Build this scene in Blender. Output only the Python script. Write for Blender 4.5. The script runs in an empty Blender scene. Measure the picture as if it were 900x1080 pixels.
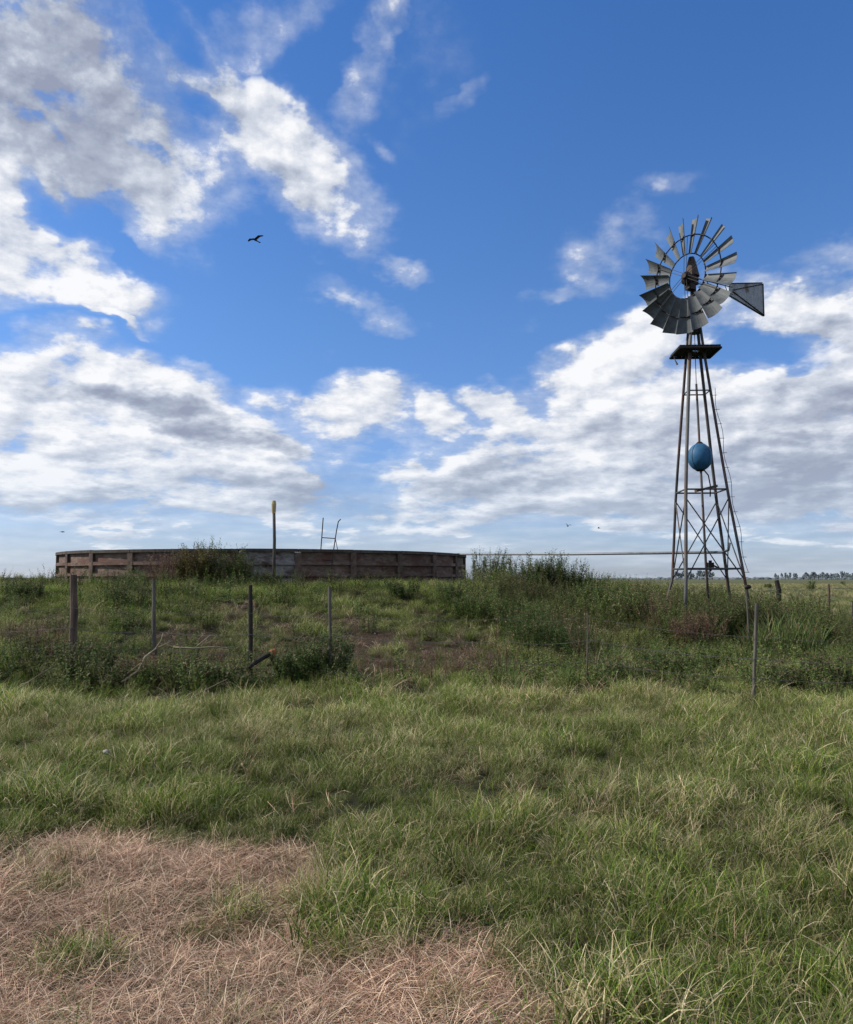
import bpy, math, random
import numpy as np
from mathutils import Vector, Matrix
R = math.radians
SC = bpy.context.scene
COL = SC.collection
rng = np.random.default_rng(7)
random.seed(7)
CAMZ = 1.6
PITCH = math.atan(70/900)
SP, CP = math.sin(PITCH), math.cos(PITCH)

def direction(px, py):
    xr, yr = (px-450)/900, (540-py)/900
    return Vector((xr, CP-yr*SP, SP+yr*CP))
def at(px, py, Y):
    d = direction(px, py)
    return Vector((0, 0, CAMZ)) + d*(Y/d.y)

# ------------------------------------------------------------------ terrain
TC = (-5.88, 32.0); TR = 7.33           # reservoir centre and radius
def height(x, y):
    x = np.asarray(x, dtype=float); y = np.asarray(y, dtype=float)
    dx = x-TC[0]; dx = np.where(dx < 0, dx*0.8, dx)
    r = np.sqrt(dx**2+(y-TC[1])**2)
    r = r+0.7*np.sin(x*0.45+1.3)*np.clip((r-9)/5, 0, 1)
    t = np.clip((r-8.6)/10.6, 0, 1)
    m = 1.37*(0.55*(1-t)+0.45*(1-t*t*(3-2*t)))+0.22*np.clip((-12.2-x)/2, 0, 1)*np.clip((y-18)/8, 0, 1)
    bump = 0.05*np.sin(x*0.9+y*0.5)*np.sin(y*0.7-x*0.3+1)+0.03*np.sin(x*2.3+0.4)*np.sin(y*1.9)
    far = np.clip((60-y)/40, 0, 1)
    return m+bump*far
def hz(x, y): return float(height(x, y))

# ------------------------------------------------------------------ tagging
def tag(o, label=None, cat=None, group=None, kind=None):
    if label: o['label'] = label
    if cat: o['category'] = cat
    if group: o['group'] = group
    if kind: o['kind'] = kind
    return o
def empty(name, loc, label, cat, group=None, rz=0):
    o = bpy.data.objects.new(name, None); COL.objects.link(o)
    o.empty_display_size = 0.2
    o.location = loc; o.rotation_euler = (0, 0, rz)
    return tag(o, label, cat, group)
def copy_tree(o, parent=None):
    c = o.copy(); COL.objects.link(c); c.parent = parent
    for ch in [q for q in bpy.data.objects if q.parent == o]:
        copy_tree(ch, c)
    return c

class MB:
    """collects geometry of ONE object"""
    def __init__(s): s.v = []; s.f = []; s.m = []
    def add(s, vs, fs, mi=0):
        b = len(s.v); s.v += [tuple(q) for q in vs]; s.f += [tuple(b+i for i in f) for f in fs]; s.m += [mi]*len(fs)
    def box(s, c, size, rot=None, mi=0):
        x, y, z = (q/2 for q in size)
        M = rot or Matrix.Identity(3)
        b = min(size)*0.12
        # chamfered vertical edges
        pts = [(x-b, -y), (x, -y+b), (x, y-b), (x-b, y), (-x+b, y), (-x, y-b), (-x, -y+b), (-x+b, -y)]
        vs = [M @ Vector((p[0], p[1], -z))+Vector(c) for p in pts]+[M @ Vector((p[0], p[1], z))+Vector(c) for p in pts]
        fs = [(i, (i+1) % 8, 8+(i+1) % 8, 8+i) for i in range(8)]+[tuple(range(7, -1, -1)), tuple(range(8, 16))]
        s.add(vs, fs, mi)
    def tube(s, pts, rad, n=8, mi=0, cap=True):
        pts = [Vector(p) for p in pts]
        if not hasattr(rad, '__len__'): rad = [rad]*len(pts)
        vs = []; fs = []
        prev = None
        for i, p in enumerate(pts):
            d = (pts[min(i+1, len(pts)-1)]-pts[max(i-1, 0)]).normalized()
            a = prev or (Vector((0, 0, 1)) if abs(d.z) < 0.9 else Vector((1, 0, 0)))
            a = (a-d*a.dot(d)).normalized(); prev = a
            b = d.cross(a)
            for k in range(n):
                t = 2*math.pi*k/n
                vs.append(p+(a*math.cos(t)+b*math.sin(t))*rad[i])
        for i in range(len(pts)-1):
            for k in range(n):
                k2 = (k+1) % n
                fs.append((i*n+k, i*n+k2, (i+1)*n+k2, (i+1)*n+k))
        if cap:
            fs.append(tuple(range(n-1, -1, -1))); e = (len(pts)-1)*n; fs.append(tuple(range(e, e+n)))
        s.add(vs, fs, mi)
    def angle_bar(s, a, b, w, facing, t=0.006, mi=0):
        """L-profile steel from a to b"""
        a = Vector(a); b = Vector(b); d = (b-a).normalized()
        f = Vector(facing); f = (f-d*f.dot(d)).normalized(); g = d.cross(f)
        prof = [(0, 0), (w, 0), (w, t), (t, t), (t, w), (0, w)]
        vs = [a+f*p+g*q for p, q in prof]+[b+f*p+g*q for p, q in prof]
        fs = [(i, (i+1) % 6, 6+(i+1) % 6, 6+i) for i in range(6)]+[(5, 4, 3, 2, 1, 0), (6, 7, 8, 9, 10, 11)]
        s.add(vs, fs, mi)
    def sphere(s, c, r, n=16, m=10, sc=(1, 1, 1), mi=0):
        vs = []; fs = []
        for j in range(m+1):
            ph = math.pi*j/m
            for i in range(n):
                th = 2*math.pi*i/n
                vs.append(Vector(c)+Vector((r*sc[0]*math.sin(ph)*math.cos(th), r*sc[1]*math.sin(ph)*math.sin(th), r*sc[2]*math.cos(ph))))
        for j in range(m):
            for i in range(n):
                i2 = (i+1) % n
                fs.append((j*n+i, (j+1)*n+i, (j+1)*n+i2, j*n+i2))
        s.add(vs, fs, mi)
    def build(s, name, mats, parent=None, smooth=False):
        me = bpy.data.meshes.new(name); me.from_pydata(s.v, [], s.f)
        mats = mats if isinstance(mats, (list, tuple)) else [mats]
        for m in mats: me.materials.append(m)
        me.polygons.foreach_set('material_index', s.m)
        if smooth: me.polygons.foreach_set('use_smooth', [True]*len(s.f))
        me.update()
        o = bpy.data.objects.new(name, me); COL.objects.link(o)
        if parent: o.parent = parent
        return o

# ------------------------------------------------------------------ materials
def nt_new(name):
    m = bpy.data.materials.new(name); m.use_nodes = True
    nt = m.node_tree; nt.nodes.clear()
    return m, nt
class N:
    def __init__(s, nt): s.nt = nt
    def n(s, t, ins=None, **props):
        nd = s.nt.nodes.new(t)
        for k, v in props.items(): setattr(nd, k, v)
        for k, v in (ins or {}).items():
            if isinstance(v, bpy.types.NodeSocket): s.nt.links.new(v, nd.inputs[k])
            else: nd.inputs[k].default_value = v
        return nd
    def math(s, op, a, b=None, c=None, clamp=False):
        ins = {0: a}
        if b is not None: ins[1] = b
        if c is not None: ins[2] = c
        return s.n('ShaderNodeMath', ins, operation=op, use_clamp=clamp).outputs[0]
    def mix(s, f, a, b, mode='MIX'):
        nd = s.nt.nodes.new('ShaderNodeMix'); nd.data_type = 'RGBA'; nd.blend_type = mode
        for k, v in ((0, f), (6, a), (7, b)):
            if isinstance(v, bpy.types.NodeSocket): s.nt.links.new(v, nd.inputs[k])
            else: nd.inputs[k].default_value = v if k == 0 else (v if len(v) == 4 else (*v, 1))
        return nd.outputs[2]
    def noise(s, vec, scale, detail=4, rough=0.55, out=0, dist=0.0):
        nd = s.n('ShaderNodeTexNoise', {'Scale': scale, 'Detail': detail, 'Roughness': rough, 'Distortion': dist})
        if vec is not None: s.nt.links.new(vec, nd.inputs['Vector'])
        return nd.outputs[out]
    def ramp(s, f, stops, interp='LINEAR'):
        nd = s.n('ShaderNodeValToRGB'); nd.color_ramp.interpolation = interp
        s.nt.links.new(f, nd.inputs[0])
        cr = nd.color_ramp
        while len(cr.elements) < len(stops): cr.elements.new(0.5)
        for e, (p, c) in zip(cr.elements, stops):
            e.position = p; e.color = c if len(c) == 4 else (*c, 1)
        return nd.outputs[0]
    def maprange(s, v, a, b, c=0.0, d=1.0, smooth=False):
        return s.n('ShaderNodeMapRange', {0: v, 1: a, 2: b, 3: c, 4: d}, interpolation_type='SMOOTHSTEP' if smooth else 'LINEAR', clamp=True).outputs[0]

def surface(name, c1, c2, scale=6.0, rough=0.7, metal=0.0, bump=0.2, rust=None, rust_amt=0.5, stretch=(1, 1, 1), vary=0.0, spec=0.3):
    m, nt = nt_new(name); g = N(nt)
    tc = g.n('ShaderNodeTexCoord').outputs['Object']
    geo = g.n('ShaderNodeNewGeometry').outputs['Position']
    mp = g.n('ShaderNodeMapping', {'Vector': geo, 'Scale': stretch}).outputs[0]
    n1 = g.noise(mp, scale, 8, 0.62); n2 = g.noise(mp, scale*0.31, 4, 0.6)
    f = g.maprange(n1, 0.32, 0.68)
    col = g.mix(f, c1, c2)
    if rust:
        fr = g.maprange(n2, 0.62-0.3*rust_amt, 0.78-0.3*rust_amt)
        col = g.mix(fr, col, rust)
    if vary:
        oi = g.n('ShaderNodeObjectInfo').outputs['Random']
        br = g.maprange(oi, 0, 1, 1-vary, 1+vary)
        col = g.mix(1.0, col, g.n('ShaderNodeCombineColor', {0: br, 1: br, 2: br}).outputs[0], 'MULTIPLY')
    bs = g.n('ShaderNodeBsdfPrincipled', {'Base Color': col, 'Metallic': metal, 'Specular IOR Level': spec})
    rr = g.maprange(n1, 0.3, 0.7, max(0, rough-0.12), min(1, rough+0.12)); nt.links.new(rr, bs.inputs['Roughness'])
    bp = g.n('ShaderNodeBump', {'Height': g.noise(mp, scale*4, 6, 0.6), 'Strength': bump, 'Distance': 0.01}); nt.links.new(bp.outputs[0], bs.inputs['Normal'])
    g.n('ShaderNodeOutputMaterial', {0: bs.outputs[0]})
    return m

def foliage(name, greens, drys, transl=0.3, leaf=False, blend=False):
    """greens / drys: lists of three colours picked per blade by its stored random value;
    the share of dry blades comes from the instance attribute 'dry' (or the object's property)."""
    m, nt = nt_new(name); g = N(nt)
    at_ = g.n('ShaderNodeAttribute', attribute_name='blade')          # r random, g along, b random2
    sep = g.n('ShaderNodeSeparateColor', {0: at_.outputs['Color']})
    rnd, along, rnd2 = sep.outputs[0], sep.outputs[1], sep.outputs[2]
    dry = g.n('ShaderNodeAttribute', attribute_name='dry', attribute_type='INSTANCER').outputs['Fac']
    ton = g.n('ShaderNodeAttribute', attribute_name='tone', attribute_type='INSTANCER').outputs['Fac']
    cg = g.ramp(rnd, [(0.0, greens[0]), (0.5, greens[1]), (1.0, greens[2])])
    cd = g.ramp(rnd, [(0.0, drys[0]), (0.5, drys[1]), (1.0, drys[2])])
    # tip of some blades dries
    thr = g.math('ADD', dry, g.math('MULTIPLY', g.math('POWER', along, 3.0), 0.12))
    isdry = g.maprange(g.math('SUBTRACT', thr, rnd2), -0.03, 0.03)
    col = g.mix(isdry, cg, cd)
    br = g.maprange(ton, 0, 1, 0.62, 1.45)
    # root shade painted in: blade colour darkens toward its base
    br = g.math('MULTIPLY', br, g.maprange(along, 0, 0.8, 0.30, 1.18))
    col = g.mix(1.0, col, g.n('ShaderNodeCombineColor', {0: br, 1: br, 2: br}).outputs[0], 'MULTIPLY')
    d = g.n('ShaderNodeBsdfPrincipled', {'Base Color': col, 'Roughness': 0.6, 'Specular IOR Level': 0.16})
    t = g.n('ShaderNodeBsdfTranslucent', {'Color': col})
    mx = g.n('ShaderNodeMixShader', {0: transl, 1: d.outputs[0], 2: t.outputs[0]})
    g.n('ShaderNodeOutputMaterial', {0: mx.outputs[0]})
    return m

M = {}
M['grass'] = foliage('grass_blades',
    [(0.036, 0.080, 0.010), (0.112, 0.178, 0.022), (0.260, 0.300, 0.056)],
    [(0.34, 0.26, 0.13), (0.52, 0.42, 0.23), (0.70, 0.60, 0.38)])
M['straw'] = foliage('straw_blades',
    [(0.06, 0.085, 0.025), (0.10, 0.13, 0.045), (0.16, 0.17, 0.075)],
    [(0.24, 0.125, 0.08), (0.58, 0.37, 0.245), (0.93, 0.72, 0.50)], 0.2)
M['weed'] = foliage('weed_leaves',
    [(0.048, 0.090, 0.018), (0.120, 0.180, 0.038), (0.25, 0.30, 0.090)],
    [(0.10, 0.052, 0.033), (0.20, 0.125, 0.08), (0.36, 0.27, 0.16)], 0.22)
M['stem'] = surface('dry_stem', (0.12, 0.09, 0.05), (0.24, 0.19, 0.11), 20, 0.8)
M['galv'] = surface('weathered_galvanised_sheet', (0.078, 0.086, 0.086), (0.15, 0.163, 0.165), 6, 0.6, 0.1, 0.15, (0.10, 0.085, 0.07), 0.2)
M['vane'] = surface('vane_sheet', (0.22, 0.235, 0.235), (0.38, 0.40, 0.40), 7, 0.55, 0.25, 0.15, (0.12, 0.09, 0.065), 0.4)
M['darksteel'] = surface('dark_oiled_iron', (0.012, 0.010, 0.009), (0.035, 0.024, 0.018), 12, 0.6, 0.3, 0.3)
M['rusthood'] = surface('rusty_hood_sheet', (0.05, 0.036, 0.03), (0.11, 0.075, 0.055), 10, 0.65, 0.3, 0.2)
M['leg_pale'] = surface('pale_galvanised_pipe', (0.09, 0.088, 0.08), (0.19, 0.185, 0.17), 5, 0.6, 0.15, 0.1, (0.13, 0.075, 0.045), 0.35, (1, 1, 0.35))
M['leg_dark'] = surface('rust_stained_pipe', (0.038, 0.034, 0.032), (0.10, 0.092, 0.085), 5, 0.65, 0.2, 0.1, (0.085, 0.042, 0.03), 0.45, (1, 1, 0.35))
M['girt'] = surface('brace_iron', (0.045, 0.043, 0.042), (0.11, 0.107, 0.10), 8, 0.6, 0.3, 0.1, (0.08, 0.045, 0.03), 0.3)
M['blue'] = surface('faded_blue_paint', (0.016, 0.085, 0.18), (0.034, 0.14, 0.26), 7, 0.6, 0.0, 0.3, (0.03, 0.075, 0.12), 0.2)
M['platwood'] = surface('dark_platform_board', (0.010, 0.009, 0.008), (0.028, 0.024, 0.02), 14, 0.85, 0, 0.4)
M['pipe'] = surface('grey_supply_pipe', (0.13, 0.135, 0.14), (0.22, 0.225, 0.23), 7, 0.5, 0.3, 0.1)
M['wallpanel'] = surface('brown_weathered_panel', (0.062, 0.041, 0.031), (0.20, 0.138, 0.104), 5, 0.85, 0, 0.6, (0.095, 0.048, 0.034), 0.5, (1, 1, 2.2), 0.45)
M['wallpale'] = surface('lime_stained_panel', (0.14, 0.12, 0.105), (0.33, 0.30, 0.27), 6, 0.85, 0, 0.5, (0.08, 0.05, 0.04), 0.35, (1, 1, 2.2))
M['wallpost'] = surface('brown_concrete_rib', (0.055, 0.036, 0.027), (0.17, 0.118, 0.088), 6, 0.9, 0, 0.6, (0.06, 0.04, 0.03), 0.4, (1, 1, 1), 0.2)
M['wallrim'] = surface('mossy_rim_beam', (0.040, 0.033, 0.027), (0.12, 0.098, 0.080), 7, 0.9, 0, 0.6, (0.05, 0.042, 0.028), 0.3)
M['postbrown'] = surface('old_brown_timber', (0.050, 0.032, 0.024), (0.15, 0.105, 0.078), 12, 0.9, 0, 0.8, None, 0, (2, 2, 0.2))
M['postgrey'] = surface('silvered_timber', (0.050, 0.045, 0.037), (0.15, 0.135, 0.11), 12, 0.9, 0, 0.7, None, 0, (2, 2, 0.2))
M['postdark'] = surface('charred_timber', (0.012, 0.010, 0.009), (0.04, 0.034, 0.028), 12, 0.9, 0, 0.8, None, 0, (2, 2, 0.2))
M['orange'] = surface('broken_orange_wood', (0.22, 0.075, 0.03), (0.36, 0.14, 0.06), 14, 0.9, 0, 0.5)
M['yellow'] = surface('faded_yellow_wrap', (0.36, 0.28, 0.13), (0.50, 0.40, 0.22), 20, 0.8, 0, 0.5)
M['wire'] = surface('fence_wire', (0.09, 0.08, 0.07), (0.16, 0.145, 0.13), 10, 0.5, 0.4)
M['bird'] = surface('black_feathers', (0.006, 0.006, 0.008), (0.015, 0.014, 0.016), 20, 0.7)
M['bark'] = surface('bark', (0.03, 0.024, 0.018), (0.07, 0.055, 0.04), 4, 0.9)
M['branch'] = surface('bleached_branch', (0.16, 0.125, 0.08), (0.32, 0.255, 0.17), 14, 0.85, 0, 0.4)
M['bone'] = surface('pale_stone', (0.22, 0.21, 0.19), (0.36, 0.34, 0.31), 12, 0.8)
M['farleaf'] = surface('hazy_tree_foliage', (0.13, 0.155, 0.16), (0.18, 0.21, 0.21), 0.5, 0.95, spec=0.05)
M['water'] = surface('tank_water', (0.02, 0.03, 0.03), (0.03, 0.045, 0.04), 1, 0.08)

# ------------------------------------------------------------------ ground
def patches():
    """patches of dead / dry growth, as (x, y, rx, ry, strength) on the ground"""
    out = []
    def g(px, py, wx, wy, s, base=None):
        # first point on the terrain under this direction
        d = direction(px, py); t = 2.0
        while t < 80:
            p = Vector((0, 0, CAMZ))+d*t
            if p.z <= hz(p.x, p.y): break
            t += 0.05
        Y = p.y
        out.append((p.x, p.y, wx/900*Y, wy, s))
    # mown straw in the near left corner
    g(60, 985, 150, 0.75, 1.0); g(150, 930, 120, 0.5, 1.0); g(40, 925, 130, 0.65, 1.0); g(240, 925, 95, 0.42, 0.95)
    g(295, 935, 40, 0.35, 0.95); g(230, 1020, 170, 0.35, 1.0); g(440, 1040, 140, 0.25, 0.95); g(510, 1065, 110, 0.2, 0.95)
    g(100, 1060, 260, 0.45, 1.0); g(350, 1070, 200, 0.3, 0.95); g(120, 878, 60, 0.3, 0.8); g(20, 1000, 100, 0.6, 1.0)
    out.append((-1.9, 1.9, 2.6, 1.35, 1.0))
    return out, g
STRAW, _g = patches()
BROWN = []
def brown(px, py, w, ry, s):
    n = len(STRAW); _g(px, py, w, ry, s); BROWN.append(STRAW.pop())
for a in [(430, 688, 130, 2.2, 0.95), (500, 705, 130, 1.3, 0.85), (300, 690, 60, 1.2, 0.65), (330, 660, 110, 1.5, 0.55), (45, 660, 38, 1.6, 0.8), (200, 672, 50, 0.9, 0.8),
          (245, 642, 28, 0.9, 0.9), (150, 700, 24, 0.8, 0.8), (530, 690, 45, 1.3, 0.7), (250, 705, 60, 0.5, 0.45), (545, 735, 60, 0.5, 0.85),
          (460, 735, 60, 0.4, 0.8), (395, 640, 60, 1.5, 0.4), (120, 655, 30, 1.0, 0.35), (620, 660, 30, 2.0, 0.5)]:
    brown(*a)
def wob(x, y, k=1.0):
    return (np.sin(x*3.1*k+1.1)*np.sin(y*2.7*k+0.3)+0.6*np.sin(x*7.3*k+y*3.9*k)+0.4*np.sin(y*9.1*k-x*4.7*k+2))/2
def field(lst, x, y, soft=0.35):
    v = np.zeros_like(x)
    for (cx, cy, rx, ry, s) in lst:
        d = np.sqrt(((x-cx)/rx)**2+((y-cy)/ry)**2)+0.16*wob(x, y)
        v = np.maximum(v, s*np.clip((1.0+soft/2-d)/soft, 0, 1))
    if lst is BROWN: v = v*np.clip(0.72+0.75*wob(x*0.75+1.7, y*0.9), 0.12, 1)
    return v
GREENIN = [(at(105, 990, 3.8).x, 1440/380, 0.13, 0.11, 1.0), (at(210, 935, 4.4).x, 1440/325, 0.13, 0.25, 0.7), (at(245, 965, 4).x, 1440/355, 0.22, 0.10, 0.6), (at(60, 930, 4.5).x, 4.4, 0.2, 0.08, 0.5), (at(330, 1030, 3.4).x, 3.4, 0.10, 0.07, 0.4)]
STRAW_EDGE = [(-400, 892), (0, 890), (60, 880), (92, 858), (118, 874), (180, 886), (250, 888), (335, 896), (342, 955), (325, 1012), (380, 1004), (440, 986), (505, 990), (565, 1035), (640, 1085), (760, 1180), (700, 1500), (-600, 1500)]
def _gr(px, py):
    d = direction(px, py); t = (0.03-CAMZ)/d.z; return (d.x*t, d.y*t)
STRAW_POLY = [_gr(*p) for p in STRAW_EDGE]
def _inside(x, y):
    c = np.zeros(x.shape, bool); n = len(STRAW_POLY)
    for i in range(n):
        (x1, y1), (x2, y2) = STRAW_POLY[i], STRAW_POLY[(i+1) % n]
        with np.errstate(divide='ignore', invalid='ignore'):
            c ^= ((y1 > y) != (y2 > y)) & (x < (x2-x1)*(y-y1)/(y2-y1+1e-12)+x1)
    return c
def straw_amt(x, y):
    v = np.zeros(x.shape)
    for k in range(8):
        a = k*math.pi/4
        v += _inside(x+0.08*math.cos(a)+0.06*wob(x, y, 2), y+0.10*math.sin(a)+0.07*wob(y, x, 2.3))/8
    v -= 0.75*field(GREENIN, x, y, 0.7)
    v -= 0.5*np.clip(wob(x*1.9+4, y*1.7)-0.62, 0, 1)*4*(v > 0)
    return np.clip(v, 0, 1)

def make_ground():
    def axis(lo, hi, step, far, grow):
        a = list(np.arange(lo, hi+1e-6, step)); s = step
        while a[-1] < far: s *= grow; a.append(a[-1]+s)
        s = step
        while a[0] > -far: s *= grow; a.insert(0, a[0]-s)
        return np.array(a)
    xs = axis(-22, 22, 0.2, 6000, 1.18); ys = axis(-4, 44, 0.2, 6000, 1.18)
    X, Y = np.meshgrid(xs, ys)
    Z = height(X, Y)
    # small relief in the soil
    Z = Z+0.012*wob(X*2, Y*2)*(np.abs(Y) < 40)
    nx, ny = len(xs), len(ys)
    me = bpy.data.meshes.new('ground')
    V = np.stack([X, Y, Z], -1).reshape(-1, 3)
    idx = np.arange(nx*ny).reshape(ny, nx)
    F = np.stack([idx[:-1, :-1], idx[:-1, 1:], idx[1:, 1:], idx[1:, :-1]], -1).reshape(-1, 4)
    me.vertices.add(len(V)); me.vertices.foreach_set('co', V.ravel())
    me.loops.add(F.size); me.loops.foreach_set('vertex_index', F.ravel())
    me.polygons.add(len(F)); me.polygons.foreach_set('loop_start', np.arange(0, F.size, 4)); me.polygons.foreach_set('loop_total', np.full(len(F), 4))
    me.polygons.foreach_set('use_smooth', np.ones(len(F), bool))
    me.update(calc_edges=True)
    a = me.attributes.new('straw', 'FLOAT', 'POINT'); a.data.foreach_set('value', straw_amt(V[:, 0], V[:, 1]).astype('f'))
    a = me.attributes.new('bare', 'FLOAT', 'POINT'); a.data.foreach_set('value', field(BROWN, V[:, 0], V[:, 1], 0.7).astype('f'))
    m, nt = nt_new('soil_and_thatch'); g = N(nt)
    pos = g.n('ShaderNodeNewGeometry').outputs['Position']
    sx = g.n('ShaderNodeSeparateXYZ', {0: pos})
    n1 = g.noise(pos, 9, 10, 0.7); n2 = g.noise(pos, 1.3, 5, 0.6); n3 = g.noise(pos, 60, 4, 0.7)
    st = g.n('ShaderNodeMapping', {'Vector': pos, 'Scale': (0.006, 0.035, 1)}).outputs[0]
    band = g.noise(st, 1.6, 6, 0.6)
    near = g.mix(g.maprange(n1, 0.35, 0.65), (0.018, 0.022, 0.010), (0.05, 0.048, 0.024))
    straw = g.mix(g.maprange(n3, 0.3, 0.7), (0.08, 0.048, 0.034), (0.30, 0.18, 0.125))
    soil = g.mix(g.maprange(n1, 0.3, 0.7), (0.036, 0.024, 0.018), (0.11, 0.076, 0.054))
    sa = g.n('ShaderNodeAttribute', attribute_name='straw').outputs['Fac']
    ba = g.n('ShaderNodeAttribute', attribute_name='bare').outputs['Fac']
    c = g.mix(ba, near, soil); c = g.mix(sa, c, straw)
    farc = g.ramp(band, [(0.30, (0.095, 0.088, 0.040)), (0.45, (0.14, 0.125, 0.062)), (0.55, (0.085, 0.105, 0.040)), (0.7, (0.17, 0.14, 0.080))])
    farc = g.mix(g.maprange(g.noise(pos, 0.8, 6, 0.7), 0.35, 0.7, 0, 0.6), farc, (0.055, 0.065, 0.028))
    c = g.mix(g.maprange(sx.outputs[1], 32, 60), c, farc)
    c = g.mix(g.maprange(sx.outputs[1], 200, 2500, 0, 0.6), c, (0.17, 0.20, 0.19))  # distance haze painted into the far ground colour
    bs = g.n('ShaderNodeBsdfPrincipled', {'Base Color': c, 'Roughness': 0.95, 'Specular IOR Level': 0.05})
    bp = g.n('ShaderNodeBump', {'Height': n1, 'Strength': 0.8, 'Distance': 0.04}); nt.links.new(bp.outputs[0], bs.inputs['Normal'])
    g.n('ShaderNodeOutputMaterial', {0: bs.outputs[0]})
    me.materials.append(m)
    o = bpy.data.objects.new('ground', me); COL.objects.link(o); tag(o, kind='structure')
make_ground()

# ------------------------------------------------------------------ blade prototypes
def blade_mesh(name, mat, blades, mats=None):
    """blades: list of (points Nx3, widths N, side vec, rnd, rnd2)"""
    V = []; F = []; A = []
    for pts, w, side, r1, r2 in blades:
        b = len(V); k = len(pts)
        for i in range(k):
            s = side*(w[i]/2)
            al = i/(k-1)
            if i < k-1:
                V.append(pts[i]-s); V.append(pts[i]+s); A += [(r1, al, r2, 1)]*2
            else:
                V.append(pts[i]); A.append((r1, al, r2, 1))
        for i in range(k-2): F.append((b+2*i, b+2*i+1, b+2*i+3, b+2*i+2))
        F.append((b+2*(k-2), b+2*(k-2)+1, b+2*(k-1)))
    me = bpy.data.meshes.new(name); me.from_pydata([tuple(map(float, v)) for v in V], [], F)
    a = me.attributes.new('blade', 'FLOAT_COLOR', 'POINT'); a.data.foreach_set('color', np.array(A, dtype='f').ravel())
    me.materials.append(mat)
    me.polygons.foreach_set('use_smooth', [True]*len(F)); me.update()
    return me
def grass_blades(n, hmin, hmax, rad, lean, width, curl=0.6, seed=0, wind=(0.35, 0.1), flat=0.0):
    r = np.random.default_rng(seed); out = []
    for i in range(n):
        a = r.uniform(0, 2*np.pi); q = rad*np.sqrt(r.uniform())
        base = np.array([q*np.cos(a), q*np.sin(a), -0.02])
        d = r.uniform(0, 2*np.pi)
        L = r.uniform(hmin, hmax)
        tilt = abs(r.normal(0, lean))+flat
        hd = np.array([np.cos(d), np.sin(d), 0.0])
        wd = np.array([wind[0], wind[1], 0])*r.uniform(0, 1.5)
        pts = [base]; ang = tilt*0.5; K = 4
        for s in range(K):
            ang += curl*r.uniform(0.2, 1.0)*(s+1)/K*0.8
            ang2 = min(ang, 1.52 if flat else 2.3)
            step = hd*np.sin(ang2)+np.array([0, 0, 1])*np.cos(ang2)+wd*(s+1)/K
            step /= np.linalg.norm(step)
            pts.append(pts[-1]+step*L/K)
        if flat:
            for s in range(1, K+1): pts[s][2] = max(pts[s][2], r.uniform(0.003, 0.02))
        side = np.cross(hd, [0, 0, 1]); tw = r.uniform(-0.9, 0.9)
        side = side*np.cos(tw)+hd*np.sin(tw)
        w = width*r.uniform(0.6, 1.4)
        out.append((pts, [w*0.7, w, w*0.9, w*0.6, 0], side, r.uniform(), r.uniform()))
    return out
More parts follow.
